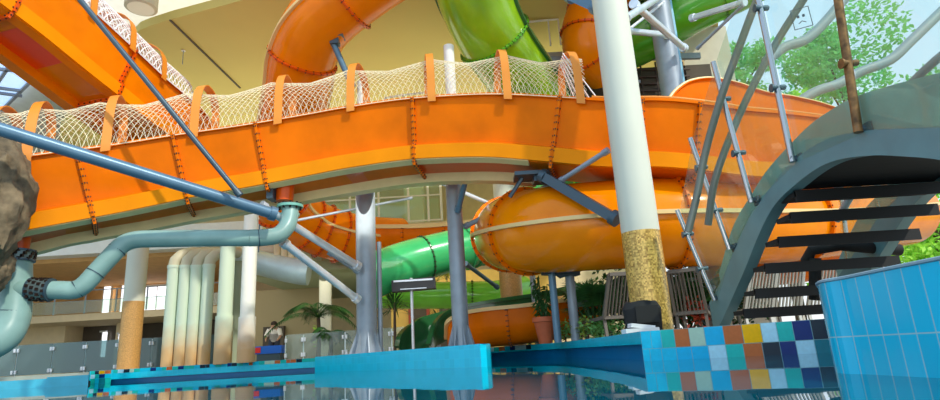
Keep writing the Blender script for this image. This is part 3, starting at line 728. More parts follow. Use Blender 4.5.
# the great column: gold part tops at y=233
zg = P(637, 233, 8.6).z
column('huge white round column with a glittering gold mosaic foot, black bag at its base', 652, 318, 8.6, .285, 9.0, zg, GOLD)
column('white column with a tan mosaic foot on the left, behind the glass fence', 129, 355, 16, .27, 4.6, P(129, 302, 16).z, GOLD_T)
column('pale column with a tan mosaic foot under the bolted end of the fat orange tube', 512, 300, 15.2, .29, 9, P(511, 272, 15.2).z, GOLD_T)
column('slim white column under the mezzanine, behind the palm', 325, 340, 19, .2, 3.0, None, None)
def steel_post(label, px, py, d, rad, ztop, m_=STEEL, gus=True, cap=None):
    c = P(px, py, d); c.z = DH-.015; root = thing('steel_post', label, 'post', c)
    mb = MB(); mb.lathe(c, [(rad, 0), (rad, ztop-c.z)], 24); mb.build('shaft', m_, root, smooth=True)
    if gus:
        mb = MB(); mb.box(c+V((0, 0, .02)), (rad*3.6, rad*3.6, .03)); mb.build('base_plate', m_, root)
        for k_ in range(8):
            th = math.pi/4*k_+.3; dr = V((math.cos(th), math.sin(th), 0)); mb = MB(); sd = V((-dr.y, dr.x, 0))*.012
            a, b_, e_ = c+dr*rad*.9+V((0, 0, .03)), c+dr*rad*1.75+V((0, 0, .03)), c+dr*rad*.9+V((0, 0, .5))
            mb.add([a+sd, b_+sd, e_+sd, a-sd, b_-sd, e_-sd], [(0, 1, 2), (5, 4, 3), (0, 3, 4, 1), (1, 4, 5, 2), (2, 5, 3, 0)]); mb.build('gusset', m_, root)
    if cap:
        mb = MB(); mb.lathe(V((c.x, c.y, cap)), [(rad*.9, 0), (rad*.95, ztop-cap)], 24); mb.build('top_collar', CREAM_W, root, smooth=True)
    return root
zt = P(365, 82, 12.5).z
p1 = steel_post('thick grey steel post with a gusseted foot on the blue pool block', 367, 340, 12.5, .215, P(363, 130, 12.5).z, cap=None)
c = P(363, 110, 12.5); mb = MB(); mb.lathe(c-V((0, 0, 0)), [(.13, 0), (.13, zt-c.z)], 20); mb.build('top_collar', CREAM_W, p1, smooth=True)
p2_ = steel_post('slightly thinner grey steel post standing at the corner of the blue pool block', 461, 335, 11.9, .165, P(454, 110, 12).z)
c = P(452, 110, 12); mb = MB(); mb.lathe(c, [(.12, 0), (.12, P(452, 46, 12).z-c.z)], 20); mb.build('top_collar', CREAM_W, p2_, smooth=True)
steel_post('thin flat steel upright close beside the thick gusseted post', 380.5, 335, 12.6, .05, P(380, 242, 12.6).z, gus=False)
steel_post('blue-grey steel leg under the fat orange tube, beside the potted plant', 556, 320, 11, .07, P(552, 272, 11).z, STEEL_B, gus=False)
steel_post('grey steel leg under the fat orange tube, right of the blue-grey one', 574, 320, 11.3, .09, P(569, 274, 11.3).z, STEEL, gus=False)
steel_post('slim grey leg behind the tan-footed column and the potted plant', 536, 318, 14.4, .07, P(533, 274, 14.4).z, STEEL, gus=False)
big = steel_post('massive grey steel column at the top right, behind the orange bend', 706, 300, 12.4, .26, 9, STEEL, gus=False)
mb = MB(); c = P(706, 300, 12.4); mb.box(V((c.x+.27, 12.45, 5.4)), (.07, .2, 7)); mb.build('light_blue_trim', mat('pale_blue', (.25, .55, .7), .4), big)
# collar under the fat tube
mb = MB(); mb.bar(P(543, 273, 11), P(578, 274, 11.2), .2, .07); mb.tube([P(548, 268, 11), P(560, 276, 11.1), P(583, 268, 11.2)], .05, 8)
tag(mb.build('tube_saddle', STEEL_D), 'dark steel saddle clamped under the fat orange tube', 'bracket')

# struts
def strut(name, label, a, b_, r, m_, cat='strut', caps=True, flat=False):
    root = thing(name, label, cat, V(a)); mb = MB()
    if flat: mb.bar(a, b_, r*2, r*1.6)
    else: mb.tube([V(a), V(a).lerp(V(b_), .5), V(b_)], r, 16)
    mb.build('tube_body', m_, root, smooth=not flat)
    t_ = (V(b_)-V(a)).normalized()
    for q, s_ in ((V(a), 1), (V(b_), -1)): mb = MB(); mb.tube([q-t_*s_*.03, q+t_*s_*.08], r*1.3, 12); mb.build('end_fitting', m_, root, smooth=True)
    return root
strut('brace_pipe', 'big blue-grey diagonal pipe crossing the left side in front of the orange trough', P(-30, 120, 7.4), P(274, 214, 9.9), .1, STEEL_B)
strut('brace_pipe', 'bright steel brace falling from the pipe elbow to the thick post', P(262, 206, 10.2), P(358, 266, 12.1), .075, STEEL_L)
strut('brace_pipe', 'lower of the two bright braces that meet the thick post', P(284, 243, 10.6), P(357, 299, 12.1), .075, STEEL_L)
strut('brace_pipe', 'short grey bracket rail just under the upper bright brace', P(330, 252, 12), P(358, 271, 12.2), .06, STEEL, flat=True)
strut('brace_pipe', 'thin dark pipe slanting steeply across the upper left slide', P(72, -10, 8.4), P(239, 194, 9.25), .045, STEEL_D)
strut('brace_pipe', 'thin light rod rising rightward behind the thick post', P(283, 223, 12.6), P(411, 198, 13.3), .03, STEEL)
strut('brace_pipe', 'slanting strut under the orange tube at the top centre', P(332, 40, 12), P(352, 86, 12.3), .07, STEEL_B)
c = P(335, 38, 12); mb = MB(); mb.box(c, (.42, .3, .09), Matrix.Rotation(-.2, 3, 'Y')); mb.box(c+V((0, 0, -.1)), (.2, .2, .16))
tag(mb.build('saddle_clamp', STEEL_D), 'dark clamp holding the orange tube at the top centre', 'bracket')
strut('brace_pipe', 'steel brace dropping leftward to the corner post, ending in the saddle', P(466, 226, 12), P(556, 182, 10.8), .055, STEEL)
strut('brace_pipe', 'wide dark beam from the saddle down to the white column', P(543, 176, 9.9), P(616, 219, 9.1), .1, STEEL_D, flat=True)
strut('brace_pipe', 'short bright brace rising from the dark beam to the white column', P(560, 181, 9.8), P(607, 151, 9.1), .045, STEEL)
strut('brace_pipe', 'thin brace leaning from the corner post under the main trough', P(458, 210, 11.7), P(467, 175, 11.2), .06, STEEL_B)
strut('brace_pipe', 'steel rod crossing left of the corner post under the main trough', P(425, 176, 12.4), P(500, 208, 13), .045, STEEL)
strut('brace_pipe', 'diagonal brace under the emerald tube, beside the corner post', P(466, 264, 13.3), P(497, 287, 14.7), .05, STEEL_B)
strut('brace_pipe', 'upper bright brace from the white column to the massive steel column', P(626, 18, 9.3), P(668, -8, 11.8), .07, STEEL_L)
strut('brace_pipe', 'long bright brace falling to the right behind the white column', P(634, 4, 10), P(684, 48, 12), .075, STEEL_L)
strut('brace_pipe', 'level brace between the white column and the massive steel column', P(628, 31, 11), P(668, 35, 12.1), .07, STEEL_L)
strut('brace_pipe', 'thin brace crossing behind the two bright ones, by the white column', P(628, 30, 11.5), P(664, 2, 12.2), .035, STEEL_L)
strut('brace_pipe', 'bright arm from the massive steel column toward the bridge glass', P(692, 18, 12.1), P(744, 2, 11), .07, STEEL_L)
strut('brace_pipe', 'thin rod slanting up from the massive steel column to the bridge glass', P(698, 48, 12.1), P(742, 6, 11), .035, STEEL)
strut('brace_pipe', 'dark stub arm touching the top of the white column', P(570, -4, 9.4), P(597, 8, 8.95), .1, STEEL_B, flat=True)
c = P(533, 176, 10.2); mb = MB(); mb.box(c, (.7, .5, .07)); mb.box(c+V((.15, 0, -.08)), (.3, .3, .12)); mb.tube([c+V((-.2, 0, -.03)), c+V((-.45, .1, -.35))], .04, 8)
tag(mb.build('saddle_plate', STEEL_D), 'dark steel saddle plate bolted under the right part of the main trough', 'bracket')

# ================================================================== WATER PIPES
pp = thing('water_pipe', 'thick teal pipe with elbows hanging under the main orange trough', 'pipe', P(150, 250, 9.6))
r_ = .148
leg = [P(34, 289, 9.25), P(48, 290, 9.3), P(62, 290, 9.35), P(74, 290, 9.4), P(84, 285, 9.42), P(98, 270, 9.46), P(112, 255, 9.5), P(122, 245, 9.55), P(132, 240.5, 9.6), P(145, 239, 9.65), P(180, 238.5, 9.8), P(215, 238, 9.95), P(250, 238, 10.1)]
mb = MB(); mb.tube(spline(leg, 5), r_, 24); mb.build('run', TEAL, pp, smooth=True)
elb = [P(249, 238, 10.1), P(264, 237.5, 10.2), P(278, 235, 10.3), P(287, 226, 10.4), P(290, 215, 10.5), P(290, 207, 10.55)]
mb = MB(); mb.tube(spline(elb, 5), r_*1.03, 24); mb.build('elbow', TEAL, pp, smooth=True)
def collar(mb, c, t_, r1, L, seg=24): t_ = V(t_).normalized(); mb.tube([c-t_*L/2, c+t_*L/2], r1, seg)
mb = MB(); c = P(290, 206.5, 10.55); collar(mb, c, (0, 0, 1), .24, .05); collar(mb, c+V((0, 0, -.16)), (0, 0, 1), .175, .05); mb.build('flange', mat('pipe_flange_green', (.2, .5, .4), .4), pp, smooth=True)
mb = MB()
for k_ in range(10): th = k_*math.pi/5; mb.lathe(c+V((.2*math.cos(th), .2*math.sin(th), -.06)), [(.02, 0), (.02, .12)], 6)
mb.build('flange_bolts', BOLT, pp)
for (x, y, d, x2, y2) in ((77.5, 289, 9.41, 83, 286), (95, 273.5, 9.45, 99, 269), (117, 250, 9.53, 121, 246), (259, 238, 10.16, 264, 237.5)):
    a = P(x, y, d); b_ = P(x2, y2, d+.03); mb = MB(); collar(mb, a, b_-a, r_*1.05, .015); mb.build('joint', STEEL_D, pp, smooth=True)
mb = MB(); c = P(259, 238, 10.15); mb.tube([c+V((0, 0, .25)), c+V((0, 0, -.26))], .012, 6); mb.build('hanger', STEEL_D, pp)
# bolted repair couplings
def coupling(c, t_, r1, L):
    mb = MB(); collar(mb, c, t_, r1, L); o = mb.build('coupling', mat('coupling_steel', (.16, .22, .22), .4, metal=.5), pp, smooth=True)
    t_ = V(t_).normalized(); a = t_.orthogonal().normalized(); b2 = t_.cross(a); mb = MB()
    for s_ in (-1, -.33, .33, 1):
        for k_ in range(12):
            th = k_*math.pi/6+s_; cc = c+t_*(s_*L*.42)+(a*math.cos(th)+b2*math.sin(th))*r1; mb.box(cc, (.045, .045, .045))
    mb.build('coupling_bolts', BOLT, o)
    for s_ in (-1, 1): mb = MB(); collar(mb, c+t_*s_*L*.5, t_, r1*1.1, .03); mb.build('clamp_ring', STEEL_D, o, smooth=True)
coupling(P(41, 289.5, 9.28), P(50, 290, 9.3)-P(36, 289.5, 9.28), .17, .3)
mb = MB()
mb.tube(spline([P(15, 256, 9.25), P(15, 275, 9.25), P(15, 300, 9.25), P(12, 322, 9.2), P(2, 338, 9.1), P(-20, 348, 9), P(-60, 352, 8.8)], 5), .235, 28); mb.tube([P(10, 291, 9.25), P(22, 289, 9.25), P(36, 289, 9.27)], [.2, .2, .15], 24)
mb.build('riser', TEAL, pp, smooth=True)
coupling(P(16, 256, 9.25), (0, 0, 1), .245, .16)
mb = MB(); collar(mb, P(14, 311, 9.23), (0.08, 0, 1), .24, .015); mb.build('joint', STEEL_D, pp, smooth=True)

# four bent white pipes in a row
bp4 = None
labels = ['leftmost of the four bent white pipes below the teal pipe', 'second from the left of the four bent white pipes', 'third from the left of the four bent white pipes', 'rightmost of the four bent white pipes, next to the thick straight ones']
tops = [(177, 253), (189, 253), (200, 253), (212, 252)]; bots = [(167, 372), (178.5, 372), (191, 372), (203, 372)]
for i, (tp, bt) in enumerate(zip(tops, bots)):
    d = 15.6; a = P(*bt, d); b_ = P(tp[0]-3, tp[1]+14, d); a.z = DH-.015; a.x = b_.x
    e_ = V((b_.x, d, b_.z)); root = thing('vent_pipe', labels[i], 'pipe', a, 'bent white pipes'); R1 = .155
    mb = MB(); mb.tube([a, V((a.x, d, (a.z+e_.z)/2)), e_], R1, 18); mb.build('pipe_body', PIPE_S, root, smooth=True)
    mb = MB(); mb.tube([e_, e_+V((.02, .02, .18)), e_+V((.12, .12, .34)), e_+V((.3, .35, .44)), e_+V((.5, .7, .46))], R1, 18); mb.build('elbow', mat('pipe_elbow_tan', (.55, .52, .36), .5), root, smooth=True)
    mb = MB(); collar(mb, e_, (0, 0, 1), R1*1.08, .08); mb.build('joint', PIPE_W, root, smooth=True)
def straight_pipe(label, px, d, R1, ytop, bandy, m_=PIPE_W, py=350):
    if m_ is PIPE_W: m_ = PIPE_S
    if m_ is CREAM_W: m_ = PIPE_WS
    a = P(px, py, d); a.z = DH-.015; zt_ = P(px, ytop, d).z; root = thing('vent_pipe', label, 'pipe', a)
    mb = MB(); mb.tube([a, V((a.x, d, zt_))], R1, 22); mb.build('pipe_body', m_, root, smooth=True)
    z2 = P(px, bandy, d).z; mb = MB(); mb.tube([a, V((a.x, d, z2))], R1*1.16, 22); mb.build('sleeve', m_, root, smooth=True)
straight_pipe('broad greenish white straight pipe right of the four bent pipes', 223, 15, .19, 246, 316)
straight_pipe('bright white tall straight pipe right of the broad greenish one', 246, 14.8, .18, 205, 317, CREAM_W)
straight_pipe('dull green pipe in the shade behind the two straight white ones', 234, 16.6, .2, 262, 330, mat('pipe_shade_green', (.32, .38, .26), .6))
# silver duct and its risers
dt = thing('air_duct', 'long silver air duct with a blue underside, hanging behind the white pipes', 'duct', P(270, 265, 17))
mb = MB(); mb.tube(spline([P(232, 258, 17), P(256, 262, 17), P(280, 268, 16.8), P(300, 272, 16.6), P(309, 273, 16.6)], 4), [.36]*17, 20); mb.build('duct_body', DUCT, dt, smooth=True)
mb = MB(); mb.tube(spline([P(228, 244, 17.5), P(255, 250, 17.4), P(272, 251, 17.3), P(280, 249, 17.3)], 4), .32, 20); mb.build('duct_upper', mat('duct_cream', (.6, .52, .38), .5), dt, smooth=True)
for px in (277, 284, 291, 298.5):
    c = P(px, 262, 16.8); mb = MB(); mb.lathe(c, [(.1, -.1), (.1, .55)], 14); mb.build('riser', CREAM, dt, smooth=True)

# ================================================================== ROCK
import mathutils.noise as mn
def rock(label, c, sx_, sy_, sz_):
    mb = MB(); vs = []; N1, N2 = 40, 60; fs = []
    for i in range(N1+1):
        for j in range(N2):
            th = math.pi*i/N1; ph = 2*math.pi*j/N2; p = V((math.sin(th)*math.cos(ph), math.sin(th)*math.sin(ph), math.cos(th)))
            r1 = 1+.22*mn.noise(p*1.6+V((3, 1, 0)))+.14*mn.noise(p*4)+.06*mn.noise(p*10)+.03*mn.noise(p*22)
            vs.append(V(c)+V((p.x*sx_, p.y*sy_, p.z*sz_))*r1)
    for i in range(N1):
        for j in range(N2): fs.append((i*N2+j, (i+1)*N2+j, (i+1)*N2+(j+1) % N2, i*N2+(j+1) % N2))
    mb.add(vs, fs)
    o = mb.build('artificial_rock', mat('rock_rough', (.17, .125, .07), .85, noise=.55, nscale=5, bump=.9), None, smooth=True, loc=c); return tag(o, label, 'rock')
rock('craggy brown artificial rock at the left edge under the blue-grey pipe', P(-14, 203, 8.3), .58, .5, 1.0)
rock('paler second rock low at the left edge beside the coupling', P(-14, 268, 8.6), .33, .3, .45)

# ================================================================== BRIDGE
XL, XR = 3.3, 4.9
topc = [(690, 329), (697, 320), (714, 296), (735, 251), (748, 222), (761, 202), (780, 176), (799, 157), (820, 143), (841, 135), (872, 130), (907, 128), (940, 127), (1000, 130), (1100, 146), (1250, 190)]
botc = [(713, 339), (722, 320), (735, 291), (746, 266), (761, 229), (776, 202), (799, 180), (820, 165), (841, 157), (872, 153), (907, 154), (940, 157), (1000, 168), (1100, 196), (1250, 250)]
fasc = [(697, 318), (712, 285), (729, 228), (747, 196), (765, 168), (801, 129), (825, 111), (850, 97), (895, 83), (940, 72), (1000, 64), (1100, 62), (1250, 90)]
def curve_yz(lst):
    q = [PX(x, y, XL) for x, y in lst]; q = spline(q, 6); return [(p.y, p.z) for p in q]
ctop, cbot, cfas = curve_yz(topc), curve_yz(botc), curve_yz(fasc)
def zat(c, y):
    c = sorted(c); 
    if y <= c[0][0]: return c[0][1]
    for (a, za), (b_, zb) in zip(c[:-1], c[1:]):
        if a <= y <= b_: return za+(zb-za)*(y-a)/max(1e-6, b_-a)
    return c[-1][1]
ys = [3.0+i*(8.35-3.0)/60 for i in range(61)]
def plate(mb, X0, X1, lo, hi, ys):
    vs = []; fs = []
    for y in ys:
        a, b_ = lo(y), hi(y)
        vs += [(X0, y, a), (X0, y, b_), (X1, y, b_), (X1, y, a)]
    for i in range(len(ys)-1):
        for j in range(4): fs.append((i*4+j, i*4+(j+1) % 4, i*4+4+(j+1) % 4, i*4+4+j))
    n_ = len(vs); fs += [(3, 2, 1, 0), (n_-4, n_-3, n_-2, n_-1)]
    mb.add(vs, fs)
br = thing('arched_footbridge', 'arched blue-grey steel footbridge with open treads and glass sides at the right', 'footbridge', (XL+.8, 6, .3))
lo = lambda y: max(.28, zat(cbot, y)); hi = lambda y: max(.32, zat(ctop, y))
for X0, nm in ((XL, 'stringer'), (XR, 'stringer')):
    mb = MB(); plate(mb, X0-.01, X0+.02, lo, hi, ys); plate(mb, X0-.01, X0+.13, lambda y: max(.28, lo(y)-.02), lambda y: max(.3, lo(y)), ys)
    mb.build(nm, BRIDGE, br)
    mb = MB(); y2 = [y for y in ys if y < 8.0]; plate(mb, X0+.045, X0+.07, lambda y: hi(y)-.1, lambda y: max(hi(y)+.02, zat(cfas, y)), y2); mb.build('fascia', BRIDGE_L, br)
mb = MB(); ys3 = [y for y in ys if y < 5.95]; plate(mb, XL+.02, XR, lambda y: hi(y)-.16, lambda y: hi(y)-.08, ys3); mb.build('deck_plate', TREAD, br)
for d, py in ((5.95, 196), (6.12, 217), (6.45, 240), (6.85, 265), (7.2, 289), (7.6, 308)):
    c = P(850, py, d); mb = MB(); mb.box((.5*(XL+XR)+.02, d, c.z+.02), (XR-XL-.05, .3, .05)); mb.box((.5*(XL+XR)+.02, d-.14, c.z-.0), (XR-XL-.05, .03, .12)); mb.build('tread', TREAD, br)
# cross tube under the deck
mb = MB(); mb.tube([P(806, 262, 7.4), P(812, 250, 7.3), P(840, 245, 7.1), P(862, 247, 7.1), P(900, 250, 7.1)], .07, 12); mb.tube([P(815, 258, 7.3), P(815, 300, 7.4)], .07, 10); mb.build('cross_tube', BLACK, br, smooth=True)
posts = [((714, 299), (677, 210), CHROME), ((729, 248), (690, 138), CHROME), ((751, 201), (713, 62), CHROME), ((792, 160), (749, -45), CHROME), ((858, 130), (829, -60), RUST)]
pb, pt = [], []
for (b0, t0, mm) in posts:
    b_ = PX(b0[0], b0[1], XL-.05); t_ = P(t0[0], t0[1], b_.y); pb.append(b_); pt.append(t_)
    rr = .032 if mm is not RUST else .036
    mb = MB(); mb.tube([b_-(t_-b_).normalized()*.02, t_], rr, 14); o = mb.build('baluster', mm, br, smooth=True)
    for f_ in (.33, .72):
        c = b_.lerp(t_, f_); mb = MB(); mb.tube([c+V((-.07, -.02, -.01)), c+V((.09, .02, .01))], .03, 10); mb.tube([c+V((-.075, -.02, -.01)), c+V((-.06, -.02, -.01))], .045, 10); mb.build('glass_clamp', STEEL_D if mm is not RUST else RUST, o, smooth=True)
    mb = MB(); mb.tube([b_+V((-.02, 0, .03)), b_+V((.1, 0, -.01))], .03, 10); mb.box(b_+V((.07, 0, 0)), (.03, .12, .1)); mb.build('foot_bracket', STEEL_D, o, smooth=True)
def pane(a, b_, c, d_, off=V((.05, 0, 0)), th=.012, name='glass_panel', mm=GLASS):
    nrm = (b_-a).cross(d_-a).normalized()*th; q = [a+off, b_+off, c+off, d_+off]; mb = MB()
    mb.add(q+[x+nrm for x in q], [(0, 1, 2, 3), (7, 6, 5, 4), (0, 4, 5, 1), (1, 5, 6, 2), (2, 6, 7, 3), (3, 7, 4, 0)]); mb.build(name, mm, br)
for i in range(4):
    a, b_, c, d_ = pb[i], pb[i+1], pt[i+1], pt[i]; e_ = .02
    pane(a.lerp(b_, e_)+V((0, 0, -.03)), a.lerp(b_, 1-e_)+V((0, 0, -.03)), d_.lerp(c, 1-e_), d_.lerp(c, e_))
# first panel beyond the last post and the one towards the camera
a, b_ = pb[4], V((XL-.05, 3.6, hi(3.6)+.0)); tt = pt[4]-pb[4]; pane(a.lerp(b_, .02), b_, b_+tt, pt[4].lerp(b_+tt, .02))
q = [PX(x_, y_, XL+.035) for x_, y_ in ((790, 11), (808, 6), (813, 25), (795, 30))]; mb = MB()
for a, b_ in zip(q, q[1:]+q[:1]): mb.tube([a, b_], .004, 5)
for f_ in (.35, .65): c_ = q[0].lerp(q[1], f_).lerp(q[3].lerp(q[2], f_), .4); mb.lathe(c_, [(.012, -.01), (.012, .01)], 8)
mb.tube([q[3].lerp(q[0], .25).lerp(q[2].lerp(q[1], .25), .3), q[3].lerp(q[0], .35).lerp(q[2].lerp(q[1], .35), .5), q[3].lerp(q[0], .25).lerp(q[2].lerp(q[1], .25), .7)], .004, 5)
mb.build('sticker', STEEL_D, br)
# handrails: two tubes on the walking side of the glass
hr1 = spline([P(688, 232, 7.0), P(697, 195, 6.9), P(706, 150, 6.75), P(722, 95, 6.45), P(740, 45, 6.2), P(757, 0, 6), P(775, -40, 5.7)], 5)
hr2 = spline([P(708, 225, 7.2), P(715, 180, 7.0), P(733, 130, 6.8), P(752, 88, 6.6), P(775, 45, 6.4), P(800, 5, 6.2), P(822, -28, 5.9)], 5)
for h_ in (hr1, hr2): mb = MB(); mb.tube(h_, .045, 14); mb.build('handrail', mat('rail_grey', (.17, .19, .16), .4, metal=.3), br, smooth=True)
# far side: posts, glass and handrails with the same shape
fb_, ft_ = [], []
for y in (7.7, 6.9, 6.1, 5.2, 4.3):
    b_ = V((XR+.05, y, hi(y))); t_ = b_+V((.12, 0, 1.1)); fb_.append(b_); ft_.append(t_)
    mb = MB(); mb.tube([b_, t_], .03, 12); mb.build('baluster', CHROME, br, smooth=True)
for i in range(4): pane(fb_[i], fb_[i+1], ft_[i+1], ft_[i], V((-.05, 0, 0)))
for hz in (.95, .6): mb = MB(); mb.tube(spline([b_+(t_-b_)*hz*.95+V((-.1, 0, 0)) for b_, t_ in zip(fb_, ft_)], 5), .045, 14); mb.build('handrail', STEEL, br, smooth=True)

# curved grey tubes for the rail curves seen in the glass, upper right
ft = thing('rail_curve_tube', 'wavy grey tubes for the rail curves seen in the bridge glass against the trees', 'support tube', P(820, 60, 11))
for q in ([(765, 62, 14), (785, 47, 14), (805, 40, 14), (825, 22, 14), (850, -8, 14)], [(790, 108, 14), (815, 92, 14), (838, 84, 14), (860, 72, 14), (890, 60, 14), (912, 40, 14), (945, 8, 14)]):
    mb = MB(); mb.tube(spline([P(*p) for p in q], 5), .13, 14); mb.build('tube_body', mat('rail_curve_grey', (.3, .36, .38), .5), ft, smooth=True)

# ================================================================== DECK THINGS
# bag at column foot
c = P(643, 319, 8.0); c.z = DH-.015
bgm = thing('black_bag', 'black cloth bag leaning on the gold mosaic foot of the great column', 'bag', c)
mb = MB(); Hh = P(643, 303, 8.0).z-c.z+.02
for z0, z1, s0, s1 in ((0, .12*Hh, .2, .23), (.12*Hh, .8*Hh, .23, .25), (.8*Hh, Hh, .25, .2)):
    n4 = lambda s_, z_: [c+V((s_*math.cos(a)*1.05, s_*.6*math.sin(a), z_+.012*math.sin(3*a))) for a in [2*math.pi*k_/20 for k_ in range(20)]]
    lo4, hi4 = n4(s0, z0), n4(s1, z1); mb.add(lo4+hi4, [(k_, (k_+1) % 20, 20+(k_+1) % 20, 20+k_) for k_ in range(20)])
mb.add(n4(.2, Hh), [tuple(range(20))]); mb.build('bag_body', BLACK, bgm, smooth=True)
mb = MB(); mb.box(c+V((.02, -.16, Hh*.6)), (.3, .03, Hh*.5)); mb.build('front_pocket', BLACK, bgm)
c2 = P(640, 329, 7.6); c2.z = DH-.015; mb = MB(); mb.box(c2+V((0, 0, .04)), (.42, .25, .08)); mb.box(c2+V((.02, 0, .1)), (.3, .2, .05), Matrix.Rotation(.15, 3, 'Y'))
tag(mb.build('folded_towel', mat('towel_white', (.75, .75, .75), .9)), 'small folded white towel lying before the black bag', 'towel')

def lounger(loc, rz, label, LOUNGE=LOUNGE):
    """plastic slatted lounger, raised back towards -Y"""
    root = thing('sun_lounger', label, 'sun lounger', (0, 0, 0), 'plastic sun loungers on the deck')
    W = .52
    bk_a, bk_b = V((0, 0, .36)), V((0, -.42, 1.05)); u = (bk_b-bk_a).normalized()
    mb = MB()
    for s_ in (-1, 1): mb.bar(bk_a+V((s_*W/2, 0, 0)), bk_b+V((s_*W/2*.92, 0, 0)), .06, .05, up=V((1, 0, 0)))
    mb.bar(bk_b+V((-W/2*.92, 0, 0)), bk_b+V((W/2*.92, 0, 0)), .07, .06); mb.bar(bk_a+V((-W/2, 0, 0)), bk_a+V((W/2, 0, 0)), .07, .06)
    for i in range(7): x = -W/2+W*(i+1)/8; mb.bar(bk_a+V((x, 0, 0)), bk_b+V((x*.93, 0, 0)), .02, .045, up=V((0, 1, 0)))
    mb.build('backrest', LOUNGE, root)
    mb = MB()
    for s_ in (-1, 1): mb.bar((s_*W/2, 0, .36), (s_*W/2, 1.25, .34), .05, .06)
    for i in range(16): y = .05+i*.076; mb.bar((-W/2, y, .36), (W/2, y, .36), .045, .02)
    mb.build('seat', LOUNGE, root)
    for s_ in (-1, 1):
        for y in (.05, 1.15): mb = MB(); mb.bar((s_*(W/2-.02), y, .35), (s_*(W/2-.02), y-.04, 0), .05, .05, up=V((1, 0, 0))); mb.build('leg', LOUNGE, root)
    root.location = loc; root.rotation_euler = (0, 0, rz); return root
def on_deck(px, d): return G(px, d, DH-.012)
l0 = lounger(on_deck(621, 10.3), math.radians(8), 'grey slatted sun lounger with its back raised, left of the great column')
for px, d, rz, lb in ((673, 10.6, -10, 'grey slatted sun lounger close to the right of the great column'), (694, 10.3, -24, 'grey slatted sun lounger by the foot of the bridge')):
    copy_tree(l0, on_deck(px, d), math.radians(rz), lb)
l1 = lounger(on_deck(826, 11), 0, 'lounger coloured as if lit, mostly hidden behind the near blue wall and the bridge treads', mat('lounger_lit', (.55, .55, .5), .5))  # paler plastic: bright light on these loungers put into the colour
for px, d, rz, lb in ((762, 10.8, 5, 'slatted sun lounger coloured as if lit, behind the lower bridge treads'), (790, 10.9, 0, 'right-hand slatted lounger coloured as if lit, behind the lower bridge treads')):
    copy_tree(l1, on_deck(px, d), math.radians(rz), lb)
# black unit on a thin pole
c = P(414, 285, 13.5); rt = thing('pole_heater', 'flat dark box lamp on a thin pole beside the spiky plant', 'lamp', on_deck(413, 13.5))
mb = MB(); mb.tube([on_deck(413.5, 13.5), V((on_deck(413.5, 13.5).x, 13.5, P(412, 278, 13.5).z))], .035, 10); mb.build('pole', STEEL_L, rt, smooth=True)
mb = MB(); mb.box(c, (1.0, .3, .26), Matrix.Rotation(-.03, 3, 'Y')); mb.build('housing', mat('housing_dark', (.03, .03, .035), .4), rt)
mb = MB(); mb.box(c+V((0, -.16, .09)), (.9, .02, .04)); mb.box(c+V((0, -.16, -.1)), (.6, .02, .02)); mb.build('trim_strip', STEEL_L, rt)
# glass fences
def fence(label, q, hgt, mm=GLASS_F):
    root = thing('glass_fence', label, 'fence', on_deck(*q[0])); 
    for (p0, p1) in zip(q[:-1], q[1:]):
        a, b_ = on_deck(*p0), on_deck(*p1); mb = MB(); u = V((0, 0, 1)); a1, b1 = a.lerp(b_, .01), a.lerp(b_, .99)
        mb.bar((a1+u*(hgt/2+.03)+a1*0), (b1+u*(hgt/2+.03)), .012, hgt); mb.build('glass_panel', mm, root)
        for e in (.04, .96):
            mb = MB()
            for z_ in (.12, hgt-.12): mb.lathe(a.lerp(b_, e)+V((0, -.03, z_)), [(.035, -.05), (.035, .05)], 10)
            mb.build('glass_clamp', STEEL_L, root)
    for p0 in q: a = on_deck(*p0); mb = MB(); mb.box(a+V((0, .03, hgt/2)), (.03, .03, hgt)); mb.build('post', STEEL_L, root)
    return root
fence('long tinted glass fence on the left behind the pool edge', [(-40, 17), (14, 17), (50, 17), (83, 17), (116, 17.1), (150, 17.2), (186, 17.3), (232, 17.4)], .84)
fence('clear glass fence behind the blue pool block, between the posts', [(285, 15.6), (303, 15.5), (345, 15.3), (392, 15.1), (440, 15)], .62, glass('fence_glass_clear', (.75, .85, .8), .15, .08))
# gallery railing
rl = thing('gallery_railing', 'thin metal railing with glass along the lower gallery at the left', 'railing', G(100, 23.9, 2.68))
mb = MB(); mb.bar(G(-60, 23.9, 3.62), G(250, 23.9, 3.62), .05, .04); mb.bar(G(-60, 23.9, 3.2), G(250, 23.9, 3.2), .025, .02); mb.build('top_rail', STEEL, rl)
for px in range(-40, 250, 31): a = G(px, 23.9, 2.68); mb = MB(); mb.bar(a, a+V((0, 0, .95)), .05, .04, up=V((0, 1, 0))); mb.build('post', STEEL, rl)
mb = MB(); mb.bar(G(-60, 23.86, 2.95), G(250, 23.86, 2.95), .012, .5); mb.build('glass_panel', GLASS_G, rl)
# round ceiling lamp
c = Zp(141, -2, 9.6); rt = thing('ceiling_lamp', 'large round white drum lamp under the ceiling at the top left', 'lamp', c)
c = P(141, 8, 12.6)
rt.location = c
mb = MB(); mb.lathe(c, [(.33, -.02), (.37, .0), (.37, .5), (.3, .55)], 32); mb.build('drum', mat('drum_shade', (.62, .58, .42), .6), rt, smooth=True)
mb = MB(); mb.lathe(c+V((0, 0, -.03)), [(.3, 0), (.3, .02)], 32); mb.build('diffuser', mat('lamp_glass', (.7, .66, .5), .5, emit=(1, .9, .7), estr=.15), rt, smooth=True)
mb = MB(); mb.tube([c+V((0, 0, .5)), V((c.x, c.y, 10.2))], .03, 8); mb.build('rod', STEEL, rt)
